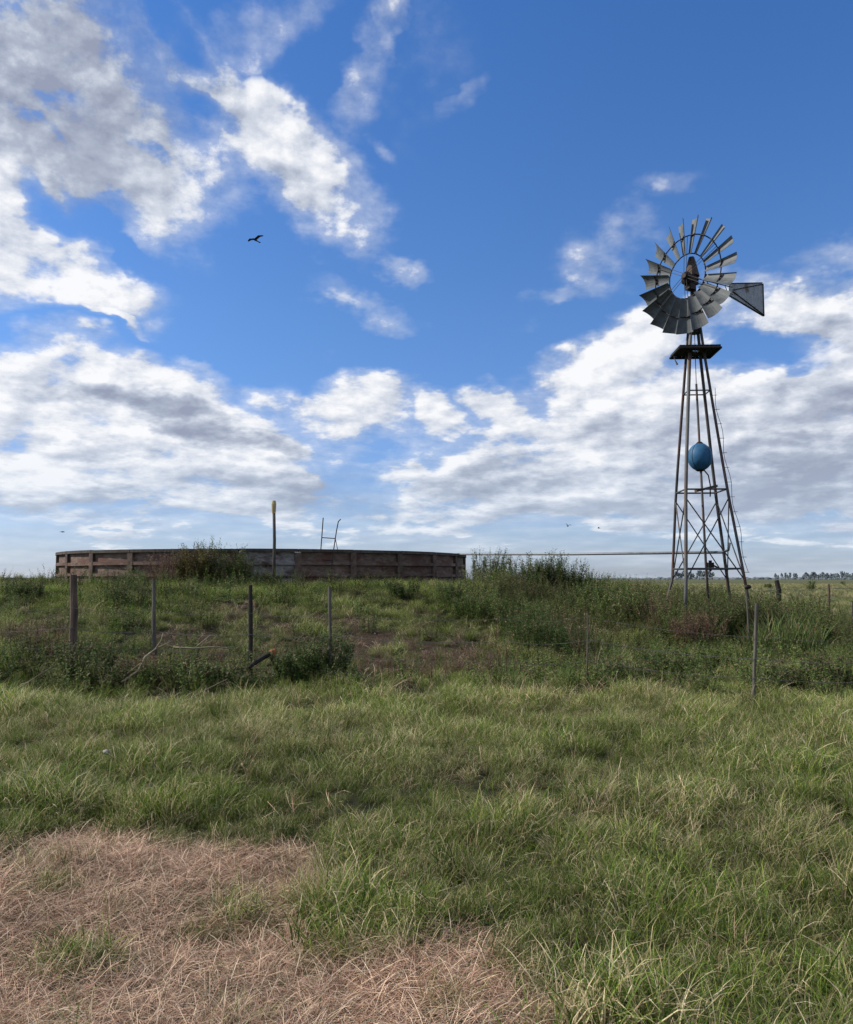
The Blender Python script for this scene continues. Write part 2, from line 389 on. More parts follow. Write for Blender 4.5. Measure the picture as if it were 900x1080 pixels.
def weed_blades(h, nst, leaf, seed, spread=0.12, leafn=26, droop=0.5, stemw=0.006, twig=0.0, top=0.0, lo=0.12):
    """upright branching herb: stems with many small leaves"""
    r = np.random.default_rng(seed); out = []
    def leaves(pts, n, size, start):
        for j in range(n):
            f = start+(1-start)*(j+r.uniform())/n
            k = min(int(f*(len(pts)-1)), len(pts)-2); u = f*(len(pts)-1)-k
            p = pts[k]*(1-u)+pts[k+1]*u
            a = r.uniform(0, 2*np.pi); e = r.uniform(-0.2, 1.0)
            d = np.array([np.cos(a)*np.cos(e), np.sin(a)*np.cos(e), np.sin(e)])
            L = size*r.uniform(0.6, 1.3)*(1.15-0.55*f)
            side = np.cross(d, [0, 0, 1]); side /= np.linalg.norm(side)+1e-6
            side = side+np.array([0, 0, r.uniform(-0.6, 0.6)]); side /= np.linalg.norm(side)
            out.append(([p, p+d*L*0.45, p+d*L*0.85-np.array([0, 0, L*droop*0.2]), p+d*L-np.array([0, 0, L*droop*0.35])],
                        [L*0.08, L*0.34, L*0.2, 0], side, r.uniform(), r.uniform()))
    def stem(base, hd, H, w, nleaf, bend):
        pts = [base]; K = 7
        ang = r.uniform(0.02, 0.22)
        for s in range(K):
            ang += r.normal(0, 0.05)+bend/K
            st = hd*np.sin(ang)+np.array([0, 0, np.cos(ang)])+r.normal(0, 0.04, 3)
            pts.append(pts[-1]+st*H/K)
        side = np.cross(hd, [0, 0, 1]); side /= np.linalg.norm(side)
        rr = r.uniform(); r2 = r.uniform()
        ws = list(np.linspace(w, w*0.35, K))+[0]
        out.append((pts, ws, side, rr, r2)); out.append((pts, ws, hd, rr, r2))
        leaves(pts, nleaf, leaf, lo)
        if top:
            for _ in range(14):
                f = r.uniform(0.86, 1.0); k = min(int(f*K), K-1)
                p = pts[k]; a = r.uniform(0, 2*np.pi)
                d = np.array([np.cos(a)*0.6, np.sin(a)*0.6, 0.8])
                out.append(([p, p+d*top*0.5, p+d*top], [0.004, 0.007, 0], np.array([-np.sin(a), np.cos(a), 0]), r.uniform(0.5, 1), 0.0))
        return pts
    for i in range(nst):
        a = r.uniform(0, 2*np.pi); q = spread*np.sqrt(r.uniform())
        hd = np.array([np.cos(a), np.sin(a), 0.0])
        H = h*r.uniform(0.6, 1.05)
        pts = stem(hd*q, hd, H, stemw, leafn, r.uniform(0, 0.35))
        for b in range(int(twig)):
            k = r.integers(2, 6); aa = r.uniform(0, 2*np.pi)
            h2 = np.array([np.cos(aa), np.sin(aa), 0.0])
            p2 = [pts[k]]; ang = r.uniform(0.4, 0.9)
            for s in range(4):
                ang *= 0.85
                p2.append(p2[-1]+(h2*np.sin(ang)+np.array([0, 0, np.cos(ang)]))*H*0.09)
            side = np.cross(h2, [0, 0, 1])
            out.append((p2, list(np.linspace(stemw*0.6, stemw*0.25, 4))+[0], side, r.uniform(), r.uniform()))
            leaves(p2, max(3, int(leafn*0.35)), leaf*0.85, 0.1)
    return out

PROTO = {}
def proto(key, meshes, name):
    c = bpy.data.collections.new(key+'_protos')
    for me in meshes:
        o = bpy.data.objects.new(name, me); c.objects.link(o)
    PROTO[key] = c
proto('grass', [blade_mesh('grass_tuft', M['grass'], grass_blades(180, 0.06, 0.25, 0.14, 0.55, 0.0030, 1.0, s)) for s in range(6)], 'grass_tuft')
proto('tallgrass', [blade_mesh('tall_grass_tuft', M['grass'], grass_blades(95, 0.16, 0.55, 0.11, 0.42, 0.0050, 0.85, 20+s, (0.25, 0.05))) for s in range(5)], 'tall_grass_tuft')
proto('straw', [blade_mesh('straw_mat', M['straw'], grass_blades(190, 0.05, 0.24, 0.20, 0.30, 0.0025, 0.7, 40+s, (0.0, 0.0), flat=1.38)) for s in range(6)], 'straw_mat')
proto('wisp', [blade_mesh('dry_wisp', M['straw'], grass_blades(14, 0.16, 0.46, 0.07, 0.55, 0.0028, 1.25, 60+s, (0.3, 0))) for s in range(4)], 'dry_wisp')
proto('weed', [blade_mesh('leafy_weed', M['weed'], weed_blades(0.62, 9, 0.06, 80+s, 0.16, 40, lo=0.0)) for s in range(6)], 'leafy_weed')
proto('tallweed', [blade_mesh('tall_weed', M['weed'], weed_blades(1.15, 10, 0.075, 100+s, 0.24, 46, twig=3, top=0.05)) for s in range(5)], 'tall_weed')
proto('bristle', [blade_mesh('dead_stalks', M['weed'], weed_blades(0.75, 12, 0.02, 120+s, 0.16, 8, stemw=0.005, twig=4)) for s in range(4)], 'dead_stalks')
proto('flower', [blade_mesh('white_flower_heads', M['straw'], grass_blades(5, 0.2, 0.35, 0.1, 0.25, 0.004, 0.3, 140+s)) for s in range(2)], 'flower_stalk')

def scatter(name, key, label, cat, P, scl, dry, tone, tilt=0.12, sink=0.0):
    """one 'stuff' object: instances of the tufts of PROTO[key] on the given points"""
    n = len(P)
    me = bpy.data.meshes.new(name+'_points'); me.vertices.add(n)
    z = height(P[:, 0], P[:, 1])-sink
    me.vertices.foreach_set('co', np.stack([P[:, 0], P[:, 1], z], -1).astype('f').ravel())
    rot = np.stack([rng.normal(0, tilt, n), rng.normal(0, tilt, n), rng.uniform(0, 2*np.pi, n) if key not in ('grass', 'tallgrass') else rng.normal(0, 1.2, n)+np.pi*(rng.uniform(size=n) < 0.3)], -1)
    a = me.attributes.new('rot', 'FLOAT_VECTOR', 'POINT'); a.data.foreach_set('vector', rot.astype('f').ravel())
    for nm, v in (('scl', scl), ('dry', dry), ('tone', tone)):
        a = me.attributes.new(nm, 'FLOAT', 'POINT'); a.data.foreach_set('value', np.broadcast_to(v, n).astype('f').copy())
    a = me.attributes.new('idx', 'INT', 'POINT'); a.data.foreach_set('value', rng.integers(0, 100, n).astype('i'))
    me.update()
    o = bpy.data.objects.new(name, me); COL.objects.link(o); tag(o, label, cat, kind='stuff')
    ng = bpy.data.node_groups.new(name+'_scatter', 'GeometryNodeTree')
    ng.interface.new_socket('Geometry', in_out='INPUT', socket_type='NodeSocketGeometry')
    ng.interface.new_socket('Geometry', in_out='OUTPUT', socket_type='NodeSocketGeometry')
    L = ng.links.new; nn = ng.nodes.new
    gi = nn('NodeGroupInput'); go = nn('NodeGroupOutput')
    ci = nn('GeometryNodeCollectionInfo'); ci.inputs['Collection'].default_value = PROTO[key]
    ci.inputs['Separate Children'].default_value = True; ci.inputs['Reset Children'].default_value = True
    ip = nn('GeometryNodeInstanceOnPoints'); ip.inputs['Pick Instance'].default_value = True
    def na(nm, t):
        q = nn('GeometryNodeInputNamedAttribute'); q.data_type = t; q.inputs['Name'].default_value = nm
        return [s for s in q.outputs if s.enabled][0]
    L(gi.outputs[0], ip.inputs['Points']); L(ci.outputs[0], ip.inputs['Instance'])
    L(na('idx', 'INT'), ip.inputs['Instance Index'])
    e2r = nn('FunctionNodeEulerToRotation'); L(na('rot', 'FLOAT_VECTOR'), e2r.inputs[0]); L(e2r.outputs[0], ip.inputs['Rotation'])
    L(na('scl', 'FLOAT'), ip.inputs['Scale'])
    L(ip.outputs[0], go.inputs[0])
    md = o.modifiers.new('scatter', 'NODES'); md.node_group = ng
    return o

def points(y0, y1, dens, margin=2.5, cond=None):
    """random points in the wedge that the photo (and a step to the side) sees"""
    A = (y1-y0)*(y1*0.53+margin)*2
    n = int(A*dens)
    y = rng.uniform(y0, y1, n); x = rng.uniform(-1, 1, n)*(y1*0.53+margin)
    k = np.abs(x) < y*0.53+margin
    r = np.sqrt((x-TC[0])**2+(y-TC[1])**2)
    k &= r > TR+0.25
    P = np.stack([x[k], y[k]], -1)
    if cond is not None: P = P[cond(P[:, 0], P[:, 1])]
    return P
U = lambda a, b, n: rng.uniform(a, b, n)
def lump(x, y, s=1.0):
    return 0.5+0.5*(np.sin(x*1.3*s+0.7*np.sin(y*1.1*s))*np.sin(y*1.7*s+0.9*np.sin(x*0.8*s))*0.7+0.3*np.sin(x*4.1*s+y*2.2*s))
def mask(v): return rng.uniform(size=len(v)) < v

def tussock(x, y, per=1.9, seed=3, y0=1.0, y1=13.0):
    r = np.random.default_rng(seed); A = (y1-y0)*18
    n = int(A*per); c = np.stack([r.uniform(-9, 9, n), r.uniform(y0, y1, n)], -1); rr = r.uniform(0.20, 0.55, n); hh = r.uniform(0.35, 1.0, n)
    out = np.zeros_like(x)
    for i in range(n):
        d2 = (x-c[i, 0])**2+(y-c[i, 1])**2
        out = np.maximum(out, hh[i]*np.exp(-d2/rr[i]**2))
    return out
# foreground lawn of rank grass
FY = 11.6
P = points(1.4, FY, 66, 2.0, lambda x, y: mask(1-straw_amt(x, y)*0.97) & (y < FY-0.7+0.5*np.sin(x*0.7)+0.35*np.sin(x*2.3+1)+0.2*np.sin(x*5.1)))
sa = straw_amt(P[:, 0], P[:, 1]); lp = lump(P[:, 0], P[:, 1]); l2 = lump(P[:, 0]+3, P[:, 1]*1.3+1, 3.3); l3 = lump(P[:, 0]*0.5+9, P[:, 1]*0.7, 0.8); tu = tussock(P[:, 0], P[:, 1])
edge = np.clip((P[:, 1]-8)/3, 0, 1)
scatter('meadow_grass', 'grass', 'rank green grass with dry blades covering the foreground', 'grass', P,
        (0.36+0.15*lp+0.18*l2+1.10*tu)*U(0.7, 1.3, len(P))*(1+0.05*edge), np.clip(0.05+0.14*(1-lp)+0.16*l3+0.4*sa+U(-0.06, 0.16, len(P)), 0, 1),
        np.clip(0.02+0.45*tu+0.12*lp+0.18*l2+0.15*l3+U(-0.2, 0.22, len(P))+0.20*edge, 0, 1), 0.22)  # tone puts the shade of hollows between tussocks into the blade colour
P = points(1.4, FY, 5.5, 2.0, lambda x, y: mask((1-straw_amt(x, y))*np.clip(lump(x, y, 1.7)*1.6-0.45, 0, 1)))
scatter('tall_meadow_grass', 'tallgrass', 'taller green grass blades rising out of the foreground grass', 'grass', P,
        U(0.45, 0.85, len(P)), U(0.05, 0.3, len(P)), U(0.15, 0.65, len(P)), 0.2)
P = points(1.4, 4.6, 40, 1.6, lambda x, y: mask((1-straw_amt(x, y))))
scatter('near_short_grass', 'grass', 'short dense grass filling the gaps nearest the viewer', 'grass', P,
        U(0.5, 0.85, len(P)), U(0.05, 0.4, len(P)), U(0.0, 0.5, len(P)), 0.3)
# straw
P = points(1.4, 6.5, 92, 2.0, lambda x, y: mask(np.clip(straw_amt(x, y)*1.15, 0, 1)))
scatter('mown_straw', 'straw', 'pinkish tan mown straw lying flat in the near left corner', 'straw', P,
        U(0.55, 1.25, len(P)), np.clip(0.95-0.22*lump(P[:, 0], P[:, 1], 2)**2, 0, 1), np.clip(U(-0.1, 0.8, len(P))+0.35*(lump(P[:, 0], P[:, 1], 3.1)-0.5), 0, 1), 0.045, -0.005)
P = points(1.4, FY, 13, 2.0, lambda x, y: mask(0.38-0.22*(straw_amt(x, y) > 0.3)))
scatter('dry_grass_wisps', 'wisp', 'thin pale dry wisps standing among the green grass', 'dry grass', P,
        U(0.4, 0.95, len(P)), 0.93, U(0.3, 1.0, len(P)), 0.3)

# the rank growth of the mound and the strip by the fence
def midc(x, y): return mask(1-1.45*field(BROWN, x, y, 0.7))
P = points(FY-0.9, 26, 22, 2.5, midc)
x, y = P[:, 0], P[:, 1]; lp = lump(x, y, 0.9); br = field(BROWN, x, y, 0.9)
right = np.clip((x-0.5)/3, 0, 1)
scatter('mound_grass', 'grass', 'uneven green grass growing over the earth mound', 'grass', P,
        (0.45+0.85*lp)*U(0.7, 1.3, len(P))*(1+0.015*(y-11)), np.clip(0.05+0.4*br+U(-0.05, 0.14, len(P))+0.10*right, 0, 1),
        np.clip(0.22+0.65*lp+U(-0.2, 0.3, len(P))+0.2*right, 0, 1.2))
P = points(FY+0.2, 27, 6, 2.5, lambda x, y: mask(np.clip(lump(x, y, 0.7)*1.3-0.15+0.3*(x > 1), 0, 1)*(1-0.8*field(BROWN, x, y, 0.7))))
x, y = P[:, 0], P[:, 1]
scatter('tall_mound_grass', 'tallgrass', 'tall grass tufts on the mound and beside the fence', 'grass', P,
        U(0.35, 0.85, len(P)), U(0.05, 0.35, len(P)), np.clip(lump(x, y, 0.6)*0.7+U(-0.1, 0.25, len(P)), 0, 1))
P = points(FY, 24.5, 7, 2.5, lambda x, y: mask(np.clip(0.62-0.40*lump(x, y, 0.9)-0.7*field(BROWN, x, y, 0.7), 0, 1)))
scatter('leafy_weeds', 'weed', 'dark leafy weeds among the mound grass', 'weeds', P,
        U(0.40, 1.15, len(P)), np.clip(U(-0.05, 0.30, len(P)), 0, 1), np.clip(U(-0.1, 0.75, len(P))+0.4*(lump(P[:, 0], P[:, 1], 1.4)-0.2), 0, 1))
P = points(FY-0.3, 19.5, 9, 2.5, lambda x, y: mask(np.clip((x+0.3)/2, 0, 1)*np.clip(0.30+0.75*lump(x+5, y, 1.5), 0, 1)*np.clip((19.5-y)/2, 0, 1)))
scatter('light_leafy_weeds', 'weed', 'light green leafy weeds in front of the windmill', 'weeds', P,
        U(0.30, 0.80, len(P)), np.clip(U(-0.05, 0.22, len(P)), 0, 1), U(0.6, 1.2, len(P)))
P = points(FY-0.3, 24.5, 9, 2.5, lambda x, y: mask(np.clip(field(BROWN, x, y, 0.9)*1.1, 0, 1)))
scatter('dead_stalk_patches', 'bristle', 'reddish brown dead stalks on the bare patches of the mound', 'dead weeds', P,
        U(0.2, 0.55, len(P)), U(0.75, 1.0, len(P)), U(0.2, 0.9, len(P)), 0.35)
P = points(FY-0.8, 23, 8, 2.5, lambda x, y: mask(np.clip(0.06+field(BROWN, x, y, 0.9)*0.5, 0, 1)))
scatter('fallen_dry_grass', 'straw', 'matted dry grass lying between the mound weeds', 'dry grass', P,
        U(0.6, 1.3, len(P)), 0.9, U(-0.3, 0.35, len(P)), 0.12, -0.01)
P = points(FY-0.5, 20, 5, 2.5, lambda x, y: mask(np.clip(0.05+field(BROWN, x, y, 0.9)*0.6+0.25*(x > 0)*lump(x, y, 1.9), 0, 1)))
scatter('pale_seed_stems', 'wisp', 'pale dry stems scattered over the mound and its bare patches', 'dry grass', P,
        U(0.6, 1.4, len(P)), 0.93, U(0.3, 1.0, len(P)), 0.3)
P = points(FY-1.4, FY+1.6, 5, 2.5, lambda x, y: mask(np.clip(0.15+0.6*(x > -2)*lump(x, y, 2.3), 0, 1)))
scatter('tall_dry_wisps', 'wisp', 'pale dry grass stems along the foot of the fence', 'dry grass', P,
        U(0.7, 1.5, len(P)), 0.95, U(0.4, 1.0, len(P)), 0.25)
# tall belt of weeds, right of the mound and round the windmill
def belt(x, y):
    dx = x-TC[0]; r = np.sqrt(dx**2+(y-TC[1])**2)
    b = np.clip((x-(-0.2)-0.12*(y-15))/1.6, 0, 1)*np.clip((y-(18.3-0.16*(x-2)+0.6*np.sin(x*1.9)))/1.6, 0, 1)*np.clip((29-y)/3, 0, 1)
    b = b*np.where(x > 9.0+0.1*(y-17), 0.30, 1.0)
    return b*np.clip(0.35+0.9*lump(x, y, 0.8), 0, 1)
P = points(15, 30, 7, 3, lambda x, y: mask(belt(x, y)))
x, y = P[:, 0], P[:, 1]
scatter('weed_belt', 'tallweed', 'belt of tall rank weeds around the windmill and beside the mound', 'weeds', P,
        U(0.45, 0.90, len(P))*(1+0.14*np.sin(x*1.7))*np.clip(0.55+0.16*(y-16.5), 0.55, 1.05), np.clip(0.08+0.36*np.sin(x*0.9+2)*np.sin(y*1.3)+U(-0.1, 0.25, len(P)), 0.02, 0.95), U(0.15, 0.95, len(P)))
P = points(15, 28, 2.2, 3, lambda x, y: mask(belt(x, y)*0.8))
scatter('dead_stalk_belt', 'bristle', 'brown dead stalks standing among the tall weeds', 'dead weeds', P,
        U(0.6, 1.2, len(P)), U(0.6, 1.0, len(P)), U(0.2, 0.9, len(P)))
# pasture
P = points(24, 60, 3.2, 4, lambda x, y: (x > 0) | (y > 41) | (x < -16))
x, y = P[:, 0], P[:, 1]
scatter('pasture_grass', 'tallgrass', 'olive pasture grass reaching from the weeds to the horizon', 'grass', P,
        U(0.4, 0.9, len(P)), np.clip(0.35+0.3*np.sin(y*0.5+x*0.05), 0, 1), np.clip(0.55+U(-0.25, 0.35, len(P)), 0, 1))
P = points(60, 220, 0.28, 10)
scatter('far_pasture_tussocks', 'tallgrass', 'distant tussocks dotted over the flat pasture', 'grass', P,
        U(0.8, 1.5, len(P)), U(0.2, 0.7, len(P)), U(0.3, 0.9, len(P)))

# ------------------------------------------------------------------ individual plants
def plant(px, Y, h, label, name='weed_bush', cat='plant', nst=12, leaf=0.06, spread=0.25, leafn=34, twig=4, mat=None, seed=1, sx=1.0, top=0.05, group=None, py=None, stemw=0.009, lo=0.12, bl=None):
    p = at(px, 610, Y); z = hz(p.x, Y)
    me = blade_mesh(name, mat or M['weed'], bl or weed_blades(h, int(nst*1.8), leaf*1.25, seed, spread, int(leafn*1.5), stemw=stemw, twig=twig, top=top, lo=lo))
    o = bpy.data.objects.new(name, me); COL.objects.link(o); o.location = (p.x, Y, z-0.02)
    tag(o, label, cat, group); return o
def fol(name, g, d, share, tone=1.0):
    """foliage for single plants: fixed share of dry leaves"""
    m = foliage(name, [tuple(c*tone for c in q) for q in g], [tuple(c*tone for c in q) for q in d], 0.22)
    for nd in m.node_tree.nodes:
        if nd.type == 'ATTRIBUTE' and nd.attribute_type == 'INSTANCER':
            v = m.node_tree.nodes.new('ShaderNodeValue'); v.outputs[0].default_value = share if nd.attribute_name == 'dry' else 0.45
            for l in list(nd.outputs['Fac'].links): m.node_tree.links.new(v.outputs[0], l.to_socket)
    return m
GD = [(0.044, 0.080, 0.018), (0.105, 0.155, 0.040), (0.20, 0.24, 0.080)]
GB = [(0.055, 0.105, 0.022), (0.10, 0.165, 0.036), (0.17, 0.225, 0.07)]
GY = [(0.10, 0.105, 0.026), (0.18, 0.175, 0.045), (0.28, 0.25, 0.08)]
DB = [(0.11, 0.050, 0.033), (0.21, 0.125, 0.08), (0.38, 0.28, 0.18)]
F_dark = fol('dark_leaf', GD, DB, 0.12); F_bright = fol('bright_leaf', GB, DB, 0.06); F_yellow = fol('yellowing_leaf', GY, DB, 0.35)
F_brown = fol('dead_leaf', GD, DB, 0.92); F_straw = fol('straw_leaf', GY, [(0.26, 0.19, 0.10), (0.38, 0.30, 0.17), (0.50, 0.42, 0.27)], 0.85)
plant(205, 23.3, 1.2, 'yellowish tall bush growing against the reservoir wall, its tips above the rim', nst=26, spread=0.42, leaf=0.07, leafn=50, mat=F_yellow, seed=11, lo=0.0)
plant(224, 23.6, 1.4, 'dark stalks topping the reservoir rim just right of the yellowish bush', nst=16, spread=0.40, leaf=0.06, mat=F_dark, seed=12, lo=0.0)
plant(250, 23.9, 1.0, 'dark bush against the reservoir wall left of the yellow topped pole', nst=22, spread=0.5, leaf=0.065, mat=F_dark, seed=13, lo=0.0)
plant(172, 23.6, 1.0, 'dark reddish brush against the reservoir wall left of the yellowish bush', nst=18, spread=0.5, leaf=0.035, mat=F_brown, seed=14, twig=6)
plant(345, 13.2, 0.8, 'rounded green bush at the foot of the fence right of the black post', nst=26, spread=0.34, leaf=0.05, mat=F_bright, seed=15, lo=0.0)
plant(315, 12.9, 0.62, 'low green bush between the black post and the rounded bush', nst=20, spread=0.3, leaf=0.05, mat=F_bright, seed=16, lo=0.0)
plant(100, 13.1, 0.72, 'dark green bush at the foot of the thick brown corner post', nst=24, spread=0.42, leaf=0.05, mat=F_dark, seed=17, lo=0.0)
plant(125, 12.6, 0.5, 'low grey green bush right of the corner post bush', nst=20, spread=0.4, leaf=0.045, mat=F_dark, seed=18, lo=0.0)
plant(515, 27.5, 1.25, 'upright dark plant just right of the reservoir under the pipe', nst=20, spread=0.5, leaf=0.07, mat=F_dark, seed=19)
plant(535, 27.0, 1.1, 'dark plant second to the right of the reservoir', nst=16, spread=0.5, leaf=0.07, mat=F_dark, seed=20)
plant(572, 25.5, 1.4, 'tallest dark leafy shrub reaching toward the pipe', nst=20, spread=0.55, leaf=0.08, mat=F_dark, seed=21, twig=6)
plant(592, 25.0, 1.2, 'dark leafy shrub right of the tallest one, greyish below', nst=18, spread=0.5, leaf=0.08, mat=F_dark, seed=22, twig=6)
plant(553, 24.5, 1.15, 'lower dark shrub between the two leafy shrubs and the reservoir plants', nst=18, spread=0.6, leaf=0.07, mat=F_dark, seed=23)
plant(560, 16.6, 1.0, 'pale green mounded bush on the right foot of the mound', nst=30, spread=0.55, leaf=0.045, mat=F_bright, seed=24, lo=0.0)
plant(590, 16.2, 0.8, 'pale green bush right beside the mounded bush', nst=26, spread=0.5, leaf=0.045, mat=F_bright, seed=25, lo=0.0)
plant(622, 15.2, 1.3, 'clump of bare reddish stalks on the slope left of the windmill', nst=12, spread=0.3, leaf=0.02, leafn=6, twig=3, mat=F_brown, seed=26, name='dead_weed', cat='dead plant')
plant(531, 13.0, 1.15, 'thin clump of reddish dead stalks near the middle of the fence', nst=10, spread=0.22, leaf=0.02, leafn=6, twig=3, mat=F_brown, seed=27, name='dead_weed', cat='dead plant')
plant(150, 12.9, 0.5, 'rusty brown dead bush below the pale branches', nst=26, spread=0.28, leaf=0.03, leafn=10, twig=5, mat=F_brown, seed=28, name='dead_weed', cat='dead plant')
for i, (px, Y, h_, lb) in enumerate([(28, 15.4, .55, 'reddish dead bush nearest the left edge of the photo'), (48, 15.0, .65, 'reddish dead bush left of the corner post, middle of three'), (66, 14.6, .5, 'reddish dead bush touching the left side of the corner post'),
      (205, 14.4, .35, 'low reddish dead growth behind the level pale branch'), (415, 14.6, .4, 'low brown dead growth on the bare patch right of the grey stake'), (455, 13.6, .4, 'low brown dead growth on the middle of the bare patch'), (500, 14.2, .45, 'brown dead growth at the right end of the bare patch')]):
    plant(px, Y, h_, lb, 'dead_bush', 'dead plant', nst=22, spread=0.55, leaf=0.03, leafn=12, twig=5, mat=F_brown, seed=50+i, lo=0.0, top=0)
for i, (px, Y, h_, lb, mt_) in enumerate([(478, 21.5, .75, 'bright green bush near the right end of the reservoir, left of two', F_bright), (500, 20.5, .6, 'bright green bush near the right end of the reservoir, right of two', F_bright),
      (425, 22.0, .55, 'green bush below the reservoir wall right of the grey stake', F_bright), (28, 21.0, .6, 'dark bush on the ridge left of the reservoir', F_dark), (140, 19.0, .6, 'dark green bush between the corner post and the slim stake, below the wall', F_dark),
      (190, 12.8, .45, 'dark green bush between the slim stake and the black post', F_dark), (235, 12.6, .42, 'dark low bush left of the foot of the black post', F_dark), (660, 12.6, .5, 'dark green bush at the lawn edge right of the thin bare stick', F_dark), (700, 13.5, .6, 'green bush below the windmill between the bare stick and the thin stake', F_bright),
      (840, 12.4, .55, 'dark green bush at the fence right of the thin stake', F_dark), (880, 12.8, .6, 'dark green bush at the right edge of the photo', F_dark)]):
    plant(px, Y, h_, lb, 'low_bush', 'bush', nst=22, spread=0.42, leaf=0.05, leafn=30, twig=3, mat=mt_, seed=70+i, lo=0.0)
plant(752, 19.5, 1.05, 'dark green bush between the legs of the windmill', nst=26, spread=0.6, leaf=0.06, mat=F_dark, seed=29, lo=0.0)
plant(735, 18.0, 0.85, 'reddish brown bush in front of the windmill legs', nst=30, spread=0.5, leaf=0.04, mat=F_brown, seed=30, twig=6, lo=0.0)
plant(778, 20.0, 1.15, 'dark bush at the right leg of the windmill', nst=24, spread=0.55, leaf=0.06, mat=F_dark, seed=31, lo=0.0)
plant(690, 19.5, 1.1, 'tall thin brown weed left of the windmill legs', nst=14, spread=0.3, leaf=0.03, leafn=12, mat=F_brown, seed=32, name='dead_weed', cat='dead plant')
for i, (px, Y, s, lb) in enumerate([(826, 17.5, 1.25, 'tall clump of bright green sword leaves below the leaning timber post'),
                                (845, 17.2, 1.05, 'smaller clump of sword leaves right of the tall one'),
                                (806, 17.3, 0.95, 'darker clump of sword leaves behind the thin stake')]):
    plant(px, Y, 1, lb, 'reed_clump', 'reeds', mat=F_dark, bl=grass_blades(190, 0.45*s, 1.0*s, 0.42, 0.28, 0.018, 0.45, 200+i, (0.02, 0)))
for i, (px, Y, lb) in enumerate([(645, 13.6, 'yellowish dry grass clump on the slope left of the windmill'),
                             (562, 11.4, 'flattened straw coloured clump where the lawn meets the mound weeds'),
                             (692, 10.8, 'pale clump of stiff dry stems in the lawn edge below the windmill'),
                             (88, 4.95, 'dry tan tuft standing at the far edge of the mown straw'),
                             (815, 14.6, 'tan dry clump right of the thin stake')]):
    plant(px, Y, 1, lb, 'dry_tuft', 'dry grass', mat=F_straw, bl=grass_blades([120, 130, 40, 70, 80][i], [0.25, 0.12, 0.2, 0.12, 0.2][i], [0.7, 0.34, 0.55, 0.3, 0.55][i], [0.35, 0.3, 0.2, 0.1, 0.25][i], 0.4, 0.006, 0.7, 220+i, (0.15, 0)))
plant(105, 3.85, 1, 'small dark green tuft alone in the mown straw', 'green_tuft', 'grass tuft', mat=F_bright, bl=grass_blades(90, 0.04, 0.13, 0.11, 0.7, 0.006, 0.8, 240, (0.05, 0)))
plant(262, 12.2, 0.4, 'weed with tiny white flowers below the black fence post', 'flowering_weed', 'plant', mat=F_dark, nst=14, spread=0.35, leaf=0.04, seed=41)

# ------------------------------------------------------------------ water reservoir
def reservoir():
    t = empty('water_reservoir', (TC[0], TC[1], 0), 'round brown walled water reservoir of ribbed panels on top of the grassy mound', 'water tank')
    NP = 27; z0 = 1.12; z1 = at(275, 578.5, TC[1]-TR).z
    a0 = R(3.5)
    def pol(ang, r, z): return Vector((r*math.sin(ang), -r*math.cos(ang), z))   # ang 0 faces the camera
    def arc(mb, a, b, r0, r1, za, zb, k=4):
        vs = []
        for i in range(k+1):
            q = a+(b-a)*i/k
            vs += [pol(q, r0, za), pol(q, r1, za), pol(q, r1, zb), pol(q, r0, zb)]
        fs = []
        for i in range(k):
            for j in range(4): fs.append((4*i+j, 4*i+(j+1) % 4, 4*i+4+(j+1) % 4, 4*i+4+j))
        fs += [(0, 3, 2, 1), (4*k, 4*k+1, 4*k+2, 4*k+3)]
        mb.add(vs, fs)
    H = z1-z0; hp = R(0.75)
    for i in range(NP):
        c = a0+2*math.pi*i/NP; d = 2*math.pi/NP
        mb = MB()
        arc(mb, c+hp, c+d-hp, TR-0.12, TR-0.06, z0, z1-0.08)
        for zz, hh in ((z1-0.46, 0.10), (z1-0.80, 0.085), (z1-1.12, 0.08)):
            wv = random.uniform(-0.012, 0.012)
            arc(mb, c+hp, c+d-hp, TR-0.058, TR+0.015, zz+wv, zz+hh+wv)
        p = mb.build('wall_panel', M['wallpale'] if i == 0 else M['wallpanel'], t)
        if i == 0: p['label'] = 'pale lime stained wall panel'
        mb = MB(); ph = random.uniform(-0.02, 0.01)
        arc(mb, c-hp, c+hp, TR-0.12, TR+0.025, z0, z1-0.095+ph*0.3, 1)
        mb.build('wall_rib', M['wallpost'], t)
        mb = MB(); e = random.uniform(-0.012, 0.012)
        arc(mb, c+R(0.08), c+d-R(0.08), TR-0.16, TR+0.035, z1-0.09+e*0.6, z1+e*0.6)
        mb.build('rim_beam', M['wallrim'], t)
    mb = MB(); vs = [pol(2*math.pi*i/64, TR-0.14, z1-0.35) for i in range(64)]; mb.add(vs, [tuple(range(63, -1, -1))])
    mb.build('water_surface', M['water'], t)
reservoir()

def simple(name, mb, mat, label, cat, group=None, smooth=False):
    o = mb.build(name, mat, None, smooth); return tag(o, label, cat, group)

# pole with the yellow top
t = empty('marker_pole', at(289, 612, 24.15), 'grey pole with a yellow wrapped top standing at the reservoir wall', 'pole')
b = t.location.copy(); top = at(289, 528, 24.15)-b
mb = MB(); mb.tube([(0, 0, -0.3), (0.0, 0, top.z*0.5), (top.x, 0, top.z-0.1)], [0.048, 0.045, 0.042], 10); mb.build('pole_shaft', M['postgrey'], t, True)
mb = MB(); mb.tube([(top.x, 0, top.z-0.36), (top.x, 0, top.z-0.28), (top.x, 0, top.z-0.1), (top.x, 0, top.z)], [0.05, 0.062, 0.070, 0.05], 9); mb.build('pole_cap', M['yellow'], t)
